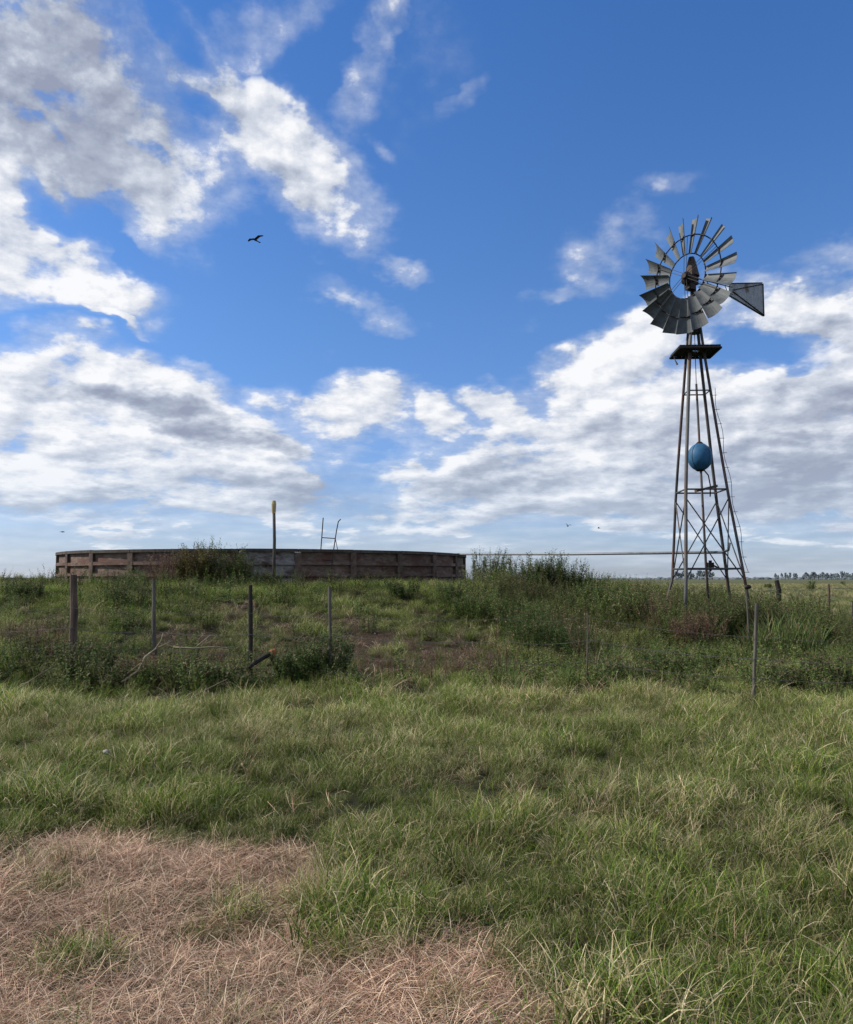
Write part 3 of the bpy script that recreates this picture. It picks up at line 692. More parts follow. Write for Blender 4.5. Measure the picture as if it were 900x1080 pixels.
# ladder rails standing in the reservoir
Yl = 25.3
t = empty('ladder', at(345, 612, Yl), 'thin steel ladder rails sticking up behind the reservoir rim', 'ladder')
b = t.location.copy()
L1 = [at(337.5, 600, Yl)-b, at(338.5, 580, Yl)-b, at(340, 560, Yl)-b, at(341, 546, Yl)-b]
L2 = [at(350, 600, Yl)-b, at(352, 580, Yl)-b, at(355, 560, Yl)-b, at(357, 550, Yl)-b, at(359.5, 547.5, Yl)-b]
mb = MB(); mb.tube(L1, 0.016, 6); mb.build('rail', M['leg_dark'], t)
mb = MB(); mb.tube(L2, 0.016, 6); mb.build('rail', M['leg_dark'], t)
mb = MB(); mb.tube([at(339.3, 567, Yl)-b, at(354, 568, Yl)-b], 0.014, 6); mb.build('rung', M['leg_dark'], t)
mb = MB(); mb.tube([at(338, 590, Yl)-b, at(351, 591, Yl)-b], 0.014, 6); mb.build('rung', M['leg_dark'], t)
mb = MB(); mb.tube([at(354, 569, Yl)-b, at(356.5, 581, Yl)-b], 0.01, 6); mb.build('strut', M['leg_dark'], t)

# ------------------------------------------------------------------ windmill
WY = 22.0; WX = at(740, 450, WY).x
def windmill():
    gz = hz(WX, WY)
    t = empty('farm_windmill', (WX, WY, gz), 'tall grey multi bladed farm windmill with tail vane on a four legged tower', 'windmill')
    O = Vector((WX, WY, gz))
    ztop = at(736, 338, WY).z
    def rad(z): return float(np.interp(z, [-0.2, 1.85, 3.9, 7.3, 8.6], [1.25, 0.982, 0.725, 0.281, 0.12]))
    CR = {'A': Vector((-.67, .742, 0)), 'B': Vector((-.742, -.67, 0)), 'C': Vector((.742, .67, 0)), 'D': Vector((.67, -.742, 0))}
    for k in CR: CR[k].normalize()
    lean = at(735, 350, WY).x-at(743.5, 600, WY).x
    def axis(z): return Vector((float(np.interp(z, [0, 1.85, 3.9, 7.3, 9.0], [7.27, 7.21, 7.11, 7.05, 7.04]))-WX, 0, z-gz))
    def P(k, z): return axis(z)+CR[k]*rad(z)
    for k, m, r in (('A', 'leg_dark', 0.036), ('B', 'leg_pale', 0.046), ('C', 'leg_dark', 0.042), ('D', 'leg_dark', 0.037)):
        pts = [P(k, z) for z in np.linspace(1.7, ztop, 8)]
        if k == 'A': pts = [at(697, 664, 22.2)-O, at(701, 642, 22.3)-O, P(k, 1.55)]+pts[1:]
        else: pts = [P(k, gz-0.1)]+pts
        mb = MB(); mb.tube(pts, r, 8)
        o = mb.build('leg', M[m], t, True)
        if k == 'B': o['label'] = 'pale grey leg nearest the viewer'
        if k == 'A': o['label'] = 'rusty leg kinked outward at its foot'
    def bar(a, b, r=0.016, name='brace', m='girt', bow=0):
        mb = MB(); a = Vector(a); b = Vector(b)
        mb.tube([a, (a+b)/2+Vector((0, 0, -bow)), b], r, 6); return mb.build(name, M[m], t)
    z3 = at(740, 414, WY).z; z2 = at(740, 518, WY).z; z1 = at(740, 600, WY).z
    for z, r in ((z3, 0.018), (z2, 0.022), (z1, 0.022)):
        for p, q in (('A', 'B'), ('B', 'D'), ('D', 'C'), ('C', 'A')):
            bar(P(p, z), P(q, z), r, 'girt')
    zt = z2-0.22; zb = at(740, 612, WY).z
    for p, q in (('A', 'B'), ('B', 'D'), ('D', 'C'), ('C', 'A')):
        bar(P(p, zt), P(q, zb), 0.016); bar(P(q, zt), P(p, zb), 0.016)
    # centre pump pipe and rod
    zc = at(735, 405, WY).z
    mb = MB(); mb.tube([axis(gz-0.1), axis(2.0)+Vector((-0.01, 0, 0)), axis(zc)], [0.036, 0.034, 0.03], 8); mb.build('pump_pipe', M['leg_dark'], t, True)
    mb = MB(); mb.tube([axis(zc), axis(ztop+0.4)], 0.010, 6); mb.build('pump_rod', M['girt'], t)
    # blue pressure sphere
    c = at(738.5, 482, WY)-O
    mb = MB(); mb.sphere(c, 0.318, 28, 18, (1, 1, 1.14)); mb.build('blue_sphere', M['blue'], t, True)
    mb = MB(); mb.tube([c+Vector((0, 0, -0.372)), c+Vector((0, 0, -0.345))], [0.08, 0.12], 12); mb.build('sphere_collar', M['darksteel'], t)
    mb = MB(); mb.tube([c+Vector((0, 0, 0.34)), c+Vector((0, 0, 0.40))], [0.11, 0.05], 12); mb.build('sphere_collar', M['darksteel'], t)
    p0 = c+Vector((0.08, -0.02, -0.33))
    mb = MB(); mb.tube([p0, p0+Vector((0.12, 0, -0.15)), p0+Vector((0.18, 0.05, -0.4)), p0+Vector((0.18, 0.08, -0.7))], 0.018, 6); mb.build('hose', M['darksteel'], t, True)
    for ti in (0.0, math.pi/2):
        mb = MB(); mb.tube([c+Vector((0.320*math.cos(q)*math.cos(ti+0.6), 0.320*math.cos(q)*math.sin(ti+0.6), 0.365*math.sin(q))) for q in np.linspace(0, 2*math.pi, 41)], 0.008, 5, cap=False); mb.build('seam', M['blue'], t, True)
    # rocker board at the second girt
    a = at(734, 518, WY-0.2)-O; b2 = at(756, 512.5, WY-0.1)-O
    d = (b2-a); rot = d.to_track_quat('X', 'Z').to_matrix()
    mb = MB(); mb.box((a+b2)/2, (d.length, 0.14, 0.06), rot); mb.build('rocker_board', M['postbrown'], t)
    # pump head
    c2 = at(749.5, 596, WY)-O
    mb = MB(); mb.box(c2, (0.16, 0.14, 0.13)); mb.tube([c2+Vector((0, 0, -0.16)), c2+Vector((0, 0, 0.12))], [0.03, 0.045], 8); mb.tube([c2+Vector((0, 0, 0.03)), c2+Vector((0.2, 0, -0.07))], 0.022, 6)
    mb.build('pump_head', M['darksteel'], t)
    # ladder on the right leg
    mb = MB(); off = Vector((0.09, -0.03, 0))
    zs = np.linspace(1.75, z3+0.05, 26)
    mb.tube([P('D', z)+off*(1+0.35*math.sin(z*5)) for z in zs], 0.007, 5)
    for i, z in enumerate(zs):
        if i % 2 == 0: mb.tube([P('D', z), P('D', z)+off*1.5], 0.007, 5)
    mb.build('ladder_rail', M['girt'], t)
    # platform
    zp = at(740, 371, WY).z
    C4 = [axis(zp)+CR[k]*0.74 for k in ('B', 'D', 'C', 'A')]
    mb = MB()
    cen = axis(zp)
    for s in range(7):       # planks, the middle ones cut for the rod opening
        u0, u1 = s/7+0.006, (s+1)/7-0.006
        def row(u): return C4[0].lerp(C4[1], u), C4[3].lerp(C4[2], u)
        (p0, q0), (p1, q1) = row(u0), row(u1)
        spans = [(0, 1)] if s not in (3,) else [(0, 0.40), (0.60, 1)]
        for v0, v1 in spans:
            quad = [p0.lerp(q0, v0), p1.lerp(q1, v0), p1.lerp(q1, v1), p0.lerp(q0, v1)]
            up = Vector((0, 0, 0.05))
            mb.add(quad+[q+up for q in quad], [(3, 2, 1, 0), (4, 5, 6, 7), (0, 1, 5, 4), (1, 2, 6, 5), (2, 3, 7, 6), (3, 0, 4, 7)])
    mb.build('platform', M['platwood'], t)
    for a, b3 in ((0, 1), (2, 3), (0, 3), (1, 2)):
        bar(C4[a]+Vector((0, 0, -0.03)), C4[b3]+Vector((0, 0, -0.03)), 0.032, 'platform_beam', 'platwood')
    mb = MB(); q = C4[3].lerp(C4[0], 0.35); mb.tube([q, q+Vector((0.03, 0, -0.15)), q+Vector((0.10, 0, -0.30))], [0.008, 0.008, 0.03], 6); mb.build('hanging_cord', M['pipe'], t)
    # head: mast, gearbox, hood
    n = Vector((-0.839, -0.545, 0)); u = Vector((0.545, -0.839, 0)); zv = Vector((0, 0, 1))
    hub = at(724, 291, WY+n.y*0.5)-O
    mast = Vector((axis(ztop).x, 0, hub.z))
    mb = MB(); mb.tube([axis(ztop-0.35), Vector((axis(ztop).x, 0, ztop-gz)), mast-Vector((0, 0, 0.15))], [0.16, 0.11, 0.075], 10); mb.build('mast', M['darksteel'], t)
    mb = MB()
    MR = Matrix((n, u, zv)).transposed()
    g0 = mast+n*0.12
    mb.box(g0+Vector((0, 0, -0.03)), (0.46, 0.22, 0.22), MR)
    mb.box(g0+Vector((0, 0, -0.2)), (0.24, 0.2, 0.2), MR)
    mb.sphere(g0+n*0.12+Vector((0, 0, -0.06)), 0.15, 12, 8, (1, 1, 0.9))
    mb.tube([hub-n*0.45, hub+n*0.06], 0.045, 10)
    mb.tube([g0+u*0.14, g0-u*0.14], 0.11, 12)
    mb.build('gearbox', M['darksteel'], t)
    mb = MB(); w0, w1 = 0.19, 0.07; hb = mast+Vector((0, 0, 0.08))+n*0.02; ht = hb+Vector((0, 0, 0.52))+n*0.02
    lv = []
    for (c_, w_) in ((hb, w0), (hb.lerp(ht, 0.7), 0.115), (ht, w1)):
        for i in range(10):
            a = 2*math.pi*i/10; lv.append(c_+n*(w_*math.cos(a))+u*(w_*math.sin(a)))
    mb.add(lv, [(j*10+i, j*10+(i+1) % 10, (j+1)*10+(i+1) % 10, (j+1)*10+i) for j in range(2) for i in range(10)]+[tuple(range(20, 30)), tuple(range(9, -1, -1))])
    mb.build('gearbox_hood', M['rusthood'], t)
    # wheel hub
    mb = MB(); mb.tube([hub-n*0.05, hub+n*0.02, hub+n*0.10], [0.12, 0.12, 0.07], 14); hb_o = mb.build('wheel_hub', M['darksteel'], t)
    def rd(th): return u*math.cos(th)+zv*math.sin(th)
    def tg(th): return -u*math.sin(th)+zv*math.cos(th)
    NB = 19; R0, R1 = 0.575, 1.50
    for nm, rr, tr in (('inner_ring', 0.585, 0.016), ('outer_ring', 1.07, 0.016)):
        mb = MB(); pts = [hub+rd(2*math.pi*i/48)*rr-n*0.035 for i in range(49)]; mb.tube(pts, tr, 6, cap=False); mb.build(nm, M['darksteel'], t, True)
    for i in range(6):
        th = 2*math.pi*(i+0.5)/6
        mb = MB()
        for s in (-0.06, 0.06): mb.tube([hub+tg(th)*s*0.6+n*0.05, hub+rd(th)*1.07+tg(th)*s*0.8-n*0.03], 0.0075, 5)
        mb.build('spoke', M['girt'], t)
    beta = R(33)
    for i in range(NB):
        th = R(78-2)+2*math.pi*i/NB
        j = random.gauss(0, R(1.2)); be = beta+random.gauss(0, R(1.5))
        th += j
        r_, g_ = rd(th), tg(th)
        c_ = g_*math.cos(be)-n*math.sin(be); m_ = n*math.cos(be)+g_*math.sin(be)
        vs = []; K = 6; Lr = 5
        for a in range(Lr+1):
            f = a/Lr; rr = R0+(R1-R0)*f; w = 0.20+(0.43-0.20)*f
            for b in range(K+1):
                v = b/K-0.5
                cam = 0.16*w*(1-4*v*v)
                vs.append(hub+r_*(rr-0.05*v*f)+c_*(v*w)-m_*cam)
        nv = len(vs)
        vs += [q-m_*0.004 for q in vs]
        fs = []
        for a in range(Lr):
            for b in range(K):
                q = a*(K+1)+b
                fs.append((q, q+1, q+K+2, q+K+1)); fs.append((nv+q, nv+q+K+1, nv+q+K+2, nv+q+1))
        mb = MB(); mb.add(vs, fs)
        # clip that ties the blade to the outer ring
        cp = hub+r_*1.07
        mb.tube([cp-c_*0.14-n*0.03, cp+c_*0.14-n*0.03], 0.013, 5, mi=1)
        mb.build('blade', [M['galv'], M['darksteel']], t, False)
    # tail
    e = -n
    mb = MB(); T0 = mast+e*0.1
    for dz, s in ((0.10, 0.08), (-0.10, 0.08)):
        mb.tube([T0+zv*dz*0.6, mast+e*1.62+zv*dz], 0.016, 6)
    for q in (0.45, 0.85, 1.2): mb.tube([T0+e*q+zv*0.085, T0+e*(q+0.12)-zv*0.085], 0.01, 5)
    mb.build('tail_boom', M['girt'], t)
    prof = [(1.46, 0.17), (1.55, 0.21), (2.90, 0.48), (2.98, 0.46), (2.98, -0.49), (1.55, -0.21), (1.46, -0.14)]
    mb = MB(); sd = u*0.004
    fr = [mast+e*a+zv*b-sd for a, b in prof]; bk = [mast+e*a+zv*b+sd for a, b in prof]; k = len(prof)
    mb.add(fr+bk, [tuple(range(k)), tuple(range(2*k-1, k-1, -1))]+[(i, k+i, k+(i+1) % k, (i+1) % k) for i in range(k)])
    vn = mb.build('tail_vane', M['vane'], t)
    mb = MB()
    for a, b in (((1.62, 0.02), (2.95, 0.44)), ((1.62, -0.02), (2.96, -0.45)), ((1.48, 0.18), (2.93, 0.478)), ((2.97, 0.46), (2.97, -0.48)), ((1.48, -0.16), (2.94, -0.475))):
        for s in (-1, 1):
            mb.tube([mast+e*a[0]+zv*a[1]+u*0.016*s, mast+e*b[0]+zv*b[1]+u*0.016*s], 0.013, 5)
    fo = mb.build('vane_frame', M['darksteel'], t)
    return O, P
WO, WP = windmill()

# supply pipe
pa = at(483, 584.5, 29.9); pb = at(762, 582.5, 22.4)
mb = MB(); mid = (pa+pb)/2-Vector((0, 0, 0.025))
mb.tube([pa+Vector((-0.25, 0.1, -0.35)), pa+Vector((-0.2, 0.08, -0.05)), pa, mid, pb, pb+Vector((0.16, 0, 0.06)), pb+Vector((0.20, 0.0, 0.25))], 0.038, 8)
simple('supply_pipe', mb, M['pipe'], 'long thin grey pipe running from the reservoir rim to the windmill tower', 'pipe', smooth=True)

# ------------------------------------------------------------------ fences
def post(px, y_top, py_b, Y, rad, mat, label, name='fence_post', dx=0, square=False, group='old fence posts', cat='fence post'):
    tp = at(px, y_top, Y); zb = hz(tp.x, Y)
    bx = at(px+dx, py_b, Y).x
    mb = MB(); n = 7; pts = []; rr = []
    sd = random.Random(int(px*7))
    for i in range(n):
        f = i/(n-1)
        pts.append((bx+(tp.x-bx)*f+sd.uniform(-1, 1)*rad*0.25-bx, sd.uniform(-1, 1)*rad*0.2, -0.25+(tp.z-zb+0.25)*f)); rr.append(rad*(1.06-0.12*f)*sd.uniform(0.9, 1.1))
    mb.tube(pts, rr, 5 if square else 9)
    o = mb.build(name, mat, None, False); o.location = (bx, Y, zb); tag(o, label, cat, group); return o
post(78, 606, 705, 13.6, 0.062, M['postbrown'], 'thick brown timber corner post at the left of the fence')
post(162, 612, 690, 13.5, 0.030, M['postgrey'], 'slim silvery fence stake right of the brown corner post', dx=3)
post(264.5, 617, 702, 13.2, 0.034, M['postdark'], 'straight black fence post in front of the mound')
post(348, 619, 700, 13.0, 0.026, M['postgrey'], 'faint grey fence stake right of the black post', dx=1)
post(620, 645, 700, 13.0, 0.012, M['postgrey'], 'thin bare grey stick on the slope among the reddish stalks', dx=-1)
post(798.5, 636, 745, 10.9, 0.022, M['postgrey'], 'thin pale crooked stake nearest the viewer in front of the windmill', dx=-5)
post(820, 612, 645, 24.5, 0.075, M['postdark'], 'thick dark timber post leaning left behind the sword leaves', dx=5)
post(874.5, 616, 645, 27.0, 0.035, M['postbrown'], 'dark upright fence post in the pasture right of the leaning post')
post(901, 634, 670, 20.0, 0.05, M['postdark'], 'dark post cut by the right edge of the photo')
t = post(787.5, 622, 660, 17.6, 0.018, M['postgrey'], 'pale thin post with a round dark cap at the right foot of the windmill', dx=3)
mb = MB(); mb.sphere((0, 0, 0), 0.055, 12, 8, (1.3, 1, 0.9)); cp = mb.build('post_cap', M['darksteel'], t, True)
tp = at(789, 619, 17.6); cp.location = tp-Vector(t.location)
# wires
def wire(pts, rad, label, group='fence wires'):
    mb = MB(); q = []
    for i in range(len(pts)-1):
        a, b = pts[i], pts[i+1]
        for k in range(6):
            f = k/6; p = a.lerp(b, f); p.z -= 0.05*4*f*(1-f); q.append(p)
    q.append(pts[-1]); mb.tube(q, rad, 5)
    simple('fence_wire', mb, M['wire'], label, 'wire', group)
FL = [(-140, 13.7), (78, 13.6), (162, 13.5), (264.5, 13.2), (348, 13.0), (531, 12.4), (620, 12.0), (797, 10.9), (960, 10.6)]
for h_, r_, lb in ((0.42, 0.003, 'lowest wire of the old fence in front of the mound'), (0.70, 0.004, 'middle wire of the old fence in front of the mound'), (1.02, 0.0025, 'top wire of the old fence in front of the mound')):
    pts = []
    for px, Y in FL:
        p = at(px, 610, Y); g_ = hz(p.x, Y) if px > 400 or px < 100 else hz(p.x, Y)
        pts.append(Vector((p.x, Y-0.06, g_+h_*(0.85 if px > 700 else 1.0))))
    wire(pts, r_, lb)
for i, (h_, lb) in enumerate(((0.55, 'lowest wire of the pasture fence at the right'), (0.9, 'middle wire of the pasture fence at the right'), (1.3, 'top wire of the pasture fence at the right'))):
    wire([Vector((at(790, 610, 22).x, 22, h_)), Vector((at(822, 610, 24.5).x, 24.45, h_)), Vector((at(874.5, 610, 27).x, 26.95, h_)), Vector((at(960, 610, 30).x, 30, h_))], 0.006, lb, 'pasture fence wires')

# ------------------------------------------------------------------ debris
t = empty('fallen_post', at(265, 702, 12.7), 'black fallen timber with an orange broken end lying below the black post', 'timber')
t.location.z = hz(t.location.x, 12.7)+0.22
b0 = t.location
mb = MB(); A0 = at(262, 704, 12.6)-b0; A1 = at(289, 687, 12.9)-b0
mb.tube([A0, A0.lerp(A1, 0.5)+Vector((0, 0, 0.01)), A0.lerp(A1, 0.86)], [0.03, 0.038, 0.036], 8); mb.build('timber_shaft', M['postdark'], t)
mb = MB(); mb.tube([A0.lerp(A1, 0.861), A0.lerp(A1, 0.93), A1, A1+Vector((0.03, 0, 0.03))], [0.04, 0.055, 0.05, 0.02], 8); mb.build('broken_end', M['orange'], t)
def branch(pxs, Y, rad, label, twigs=()):
    pts = [at(px, py, Y+dy) for px, py, dy in pxs]; o0 = pts[0].copy()
    mb = MB(); mb.tube([p-o0 for p in pts], list(np.linspace(rad, rad*0.4, len(pts))), 6)
    for tw in twigs:
        q = [at(px, py, Y+dy)-o0 for px, py, dy in tw]; mb.tube(q, list(np.linspace(rad*0.6, rad*0.3, len(q))), 5)
    o = mb.build('fallen_branch', M['branch'], None, True); o.location = o0; tag(o, label, 'branch', 'pale fallen branches')
branch([(128, 720, -0.4), (146, 708, -0.3), (153, 693, -0.2), (165, 684, 0), (182, 676, 0.1)], 12.8, 0.022, 'bleached branch curving up below the slim silvery stake', [[(130, 714, -0.3), (148, 700, -0.2), (158, 688, 0)], [(163, 686, 0), (170, 676, 0), (172, 668, 0)]])
branch([(183, 683, 0), (205, 684, 0.1), (228, 682, 0.1), (246, 685, 0.2)], 13.0, 0.016, 'long straight pale branch lying level left of the black post', [[(205, 684, 0.1), (222, 670, 0.2), (232, 672, 0.2)]])
branch([(128, 757, -0.3), (165, 748, -0.1), (195, 740, 0), (218, 727, 0.2), (240, 716, 0.4)], 10.9, 0.011, 'thin pale branch arching over the far edge of the lawn', [[(165, 748, -0.1), (178, 738, 0.0), (190, 730, 0.0)]])
branch([(575, 738, 0), (600, 746, -0.1), (640, 748, -0.1), (660, 744, 0)], 10.9, 0.010, 'thin pale branch lying where the lawn meets the weeds right of centre')
branch([(0, 738, 0), (25, 722, 0.2), (60, 700, 0.5)], 11.2, 0.008, 'thin straw coloured stem leaning at the left edge of the photo')
mb = MB(); p = at(112, 812, 7.1); mb.sphere((0, 0, 0), 0.028, 9, 6, (1.1, 0.8, 0.7))
for i, v in enumerate(mb.v): mb.v[i] = tuple(c*(1+0.2*math.sin(i*1.7)) for c in v)
o = mb.build('pale_stone', M['bone'], None, True); o.location = (p.x, 7.1, hz(p.x, 7.1)+0.15); tag(o, 'small whitish stone in the green grass at the left', 'stone')

# ------------------------------------------------------------------ birds
def bird(px, py, Y, span, label, roll, yaw, flap, kind=0):
    p = at(px, py, Y)
    t = empty('flying_bird', p, label, 'bird', 'dark birds in the sky', yaw)
    t.rotation_euler = (roll, 0, yaw)
    mb = MB(); s = span
    # body, head and tail as one lofted skin along x
    secs = [(-0.30, 0.010, 0.030), (-0.17, 0.02, 0.035), (-0.08, 0.045, 0.04), (0.02, 0.055, 0.05), (0.10, 0.045, 0.042), (0.155, 0.028, 0.03), (0.19, 0.03, 0.03), (0.215, 0.018, 0.02), (0.25, 0.003, 0.004)]
    n = 8; vs = []; fs = []
    for (xx, hh, ww) in secs:
        for i in range(n):
            a = 2*math.pi*i/n; vs.append(Vector((xx, ww*math.cos(a), hh*math.sin(a)))*s)
    for j in range(len(secs)-1):
        for i in range(n): fs.append((j*n+i, j*n+(i+1) % n, (j+1)*n+(i+1) % n, (j+1)*n+i))
    fs += [tuple(range(n-1, -1, -1)), tuple(range((len(secs)-1)*n, len(secs)*n))]
    mb.add(vs, fs)
    for sg in (-1, 1):      # wings: arm, wrist, fingered tip
        st = [(0.0, 0.10, -0.08), (0.14, 0.11, -0.07), (0.28, 0.13, -0.05), (0.40, 0.07, -0.06), (0.50, 0.0, -0.05)]
        W = []; y = 0; z = 0
        for (d, le, te) in st:
            fl = flap if d < 0.2 else flap*0.2
            zz = 0.03+math.sin(flap)*min(d, 0.26)+math.sin(flap*-0.25)*max(0, d-0.26)
            yy = d*math.cos(flap*0.8)
            W += [Vector((le, sg*yy, zz))*s, Vector((te, sg*yy, zz-0.01))*s]
        W2 = [q+Vector((0, 0, 0.012*s)) for q in W]; k = len(W)
        f2 = []
        for i in range(len(st)-1):
            f2.append((2*i, 2*i+1, 2*i+3, 2*i+2)); f2.append((k+2*i, k+2*i+2, k+2*i+3, k+2*i+1))
            f2.append((2*i, 2*i+2, k+2*i+2, k+2*i)); f2.append((2*i+1, k+2*i+1, k+2*i+3, 2*i+3))
        f2.append((k-2, k-1, 2*k-1, 2*k-2))
        mb.add(W+W2, f2)
    mb.add([Vector((-0.28, -0.03, 0))*s, Vector((-0.28, 0.03, 0))*s, Vector((-0.40, 0.06, 0))*s, Vector((-0.40, -0.06, 0))*s,
            Vector((-0.28, -0.03, 0.01))*s, Vector((-0.28, 0.03, 0.01))*s, Vector((-0.40, 0.06, 0.008))*s, Vector((-0.40, -0.06, 0.008))*s],
           [(3, 2, 1, 0), (4, 5, 6, 7), (0, 1, 5, 4), (1, 2, 6, 5), (2, 3, 7, 6), (3, 0, 4, 7)])
    mb.build('body', M['bird'], t)
bird(269.5, 253, 45, 1.05, 'black bird gliding with spread wings below the upper left clouds', R(8), R(-115), R(18))
bird(599, 555, 70, 0.75, 'dark bird low over the pipe, left one of the low pair', R(15), R(60), R(50))
bird(632, 557, 75, 0.62, 'dark bird low over the pipe, right one of the low pair', R(5), R(160), R(12))
bird(66, 561, 70, 0.75, 'tiny dark bird over the left end of the reservoir', R(3), R(10), R(6))

# ------------------------------------------------------------------ distant trees
def far_tree_mesh(seed, H):
    r = random.Random(seed); mb = MB()
    for k in range(46):
        a = r.uniform(0, 6.28); f = r.random(); q = H*0.30*math.sqrt(r.random())*(1-0.5*f)
        c = Vector((q*math.cos(a), q*math.sin(a), H*(0.34+0.60*f)))
        s = H*r.uniform(0.06, 0.13)
        ax = Vector((r.gauss(0, 1), r.gauss(0, 1), r.gauss(0, 0.6))).normalized(); bx = ax.orthogonal().normalized(); cx = ax.cross(bx)
        pts = [c+bx*s*math.cos(t)*r.uniform(0.6, 1.2)+cx*s*math.sin(t)*r.uniform(0.6, 1.2) for t in (0, 1.05, 2.1, 3.14, 4.2, 5.25)]
        top = c+ax*s*0.7; bot = c-ax*s*0.6
        mb.add(pts+[top, bot], [(i, (i+1) % 6, 6) for i in range(6)]+[((i+1) % 6, i, 7) for i in range(6)])
    return mb
TREES = []
for s in range(4):
    H = 10
    t = bpy.data.objects.new('distant_tree', None); TREES.append((far_tree_mesh(300+s, H), H))
crown_me = []
for mb, H in TREES:
    o = mb.build('crown', M['farleaf']); crown_me.append(o.data); bpy.data.objects.remove(o)
mb = MB(); mb.tube([(0, 0, -0.3), (0.05, 0, 3), (0, 0.1, 6.5)], [0.28, 0.2, 0.1], 6); o = mb.build('trunk', M['bark']); trunk_me = o.data; bpy.data.objects.remove(o)
for t in [q for q in bpy.data.objects if q.name.startswith('distant_tree')]: bpy.data.objects.remove(t)
def far_tree(px, Y, H, label, grp, i, wide=1.0):
    x = at(px, 610, Y).x
    t = empty('distant_tree', (x, Y, 0), label, 'tree', grp, random.uniform(0, 6))
    t.scale = (H/10*wide, H/10*wide, H/10)
    c = bpy.data.objects.new('crown', crown_me[i % 4]); COL.objects.link(c); c.parent = t
    k = bpy.data.objects.new('trunk', trunk_me); COL.objects.link(k); k.parent = t
i = 0
for px in [818, 821, 825, 829, 831, 834, 838, 840]:
    far_tree(px+random.uniform(-.5, .5), 900+random.uniform(-40, 40), random.uniform(5, 8), 'small hazy tree on the horizon in the row just right of the leaning post', 'horizon trees right of the leaning post', i, 0.8); i += 1
for px in np.linspace(848, 884, 17):
    far_tree(px, 900+random.uniform(-60, 60), random.uniform(5.5, 8.5), 'hazy tree on the horizon in the long row at the far right', 'horizon trees at the far right', i, 0.95); i += 1
for px in np.linspace(888, 912, 9):
    far_tree(px, 900+random.uniform(-60, 60), random.uniform(6, 9.5), 'hazy tree on the horizon in the long row at the far right', 'horizon trees at the far right', i, 0.95); i += 1
for px in (714, 718, 722, 728, 731, 738, 743, 748, 752):
    far_tree(px, 800+random.uniform(-40, 40), random.uniform(6, 10), 'hazy round tree on the horizon seen between the windmill legs', 'horizon trees behind the windmill', i, 1.25); i += 1
# hazy wood line closing the plain
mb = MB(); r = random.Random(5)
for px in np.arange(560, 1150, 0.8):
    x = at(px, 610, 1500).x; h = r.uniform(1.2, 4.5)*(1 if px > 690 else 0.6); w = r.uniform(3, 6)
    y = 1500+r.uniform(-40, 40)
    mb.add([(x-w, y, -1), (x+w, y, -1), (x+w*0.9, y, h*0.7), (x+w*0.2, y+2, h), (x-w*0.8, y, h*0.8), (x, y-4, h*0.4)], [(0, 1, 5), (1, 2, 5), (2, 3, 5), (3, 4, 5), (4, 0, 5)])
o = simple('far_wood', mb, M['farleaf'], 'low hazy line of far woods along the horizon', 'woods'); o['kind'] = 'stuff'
# shrubs in the pasture
for i, (px, py, Y, s, lb) in enumerate([(854, 622, 110, 1.3, 'larger dark shrub standing in the pasture between the two pasture posts'), (810, 619, 130, 0.9, 'small dark shrub in the pasture left of the leaning post'),
                                     (857, 615, 220, 1.2, 'tiny far shrub in the pasture above the larger dark shrub'), (889, 616, 200, 1.0, 'tiny far shrub in the pasture right of the upright post')]):
    x = at(px, 610, Y).x
    me = blade_mesh('pasture_shrub', F_dark, weed_blades(s, 20, 0.22, 400+i, s*0.5, 20, twig=3))
    o = bpy.data.objects.new('pasture_shrub', me); COL.objects.link(o); o.location = (x, Y, 0); tag(o, lb, 'shrub')

# ------------------------------------------------------------------ camera
cam = bpy.data.cameras.new('camera'); co = bpy.data.objects.new('camera', cam); COL.objects.link(co)
cam.sensor_width = 36; cam.lens = 36; cam.sensor_fit = 'HORIZONTAL'; cam.clip_end = 20000
co.location = (0, 0, CAMZ); co.rotation_euler = (math.pi/2+PITCH, 0, 0)
SC.camera = co

# ------------------------------------------------------------------ sun and sky
SUN_EL, SUN_AZ = R(36), R(-84)        # azimuth from +Y, clockwise: to the left of the viewer
sd = Vector((math.sin(SUN_AZ)*math.cos(SUN_EL), math.cos(SUN_AZ)*math.cos(SUN_EL), math.sin(SUN_EL)))
li = bpy.data.lights.new('sun', 'SUN'); lo = bpy.data.objects.new('sun', li); COL.objects.link(lo)
li.energy = 5.0; li.angle = R(1.5); li.color = (1.0, 0.94, 0.85)
lo.rotation_euler = sd.to_track_quat('Z', 'Y').to_euler()

w = bpy.data.worlds.new('World'); SC.world = w; w.use_nodes = True
nt = w.node_tree; nt.nodes.clear(); g = N(nt)
D = g.n('ShaderNodeTexCoord').outputs['Generated']
sx = g.n('ShaderNodeSeparateXYZ', {0: D}); X_, Y_, Z_ = sx.outputs
az = g.math('ARCTAN2', X_, Y_); el = g.math('ARCSINE', Z_)
sky = g.n('ShaderNodeTexSky', sky_type='NISHITA', sun_disc=False, sun_elevation=SUN_EL, sun_rotation=SUN_AZ, air_density=1.0, dust_density=0.6, ozone_density=2.5).outputs[0]
elp = g.math('MAXIMUM', el, 0.0)
skymul = g.ramp(elp, [(0.0, (0.85, 0.98, 1.50)), (0.10, (0.74, 0.96, 1.45)), (0.30, (0.72, 1.06, 1.52)), (0.62, (0.58, 1.06, 1.66))])
skyc = g.mix(1.0, sky, skymul, 'MULTIPLY')
gg = g.math('MULTIPLY_ADD', g.math('LOGARITHM', g.math('ADD', elp, 0.04), math.e), 0.24, elp)
q0 = g.n('ShaderNodeCombineXYZ', {0: az, 1: gg, 2: 0.0}).outputs[0]
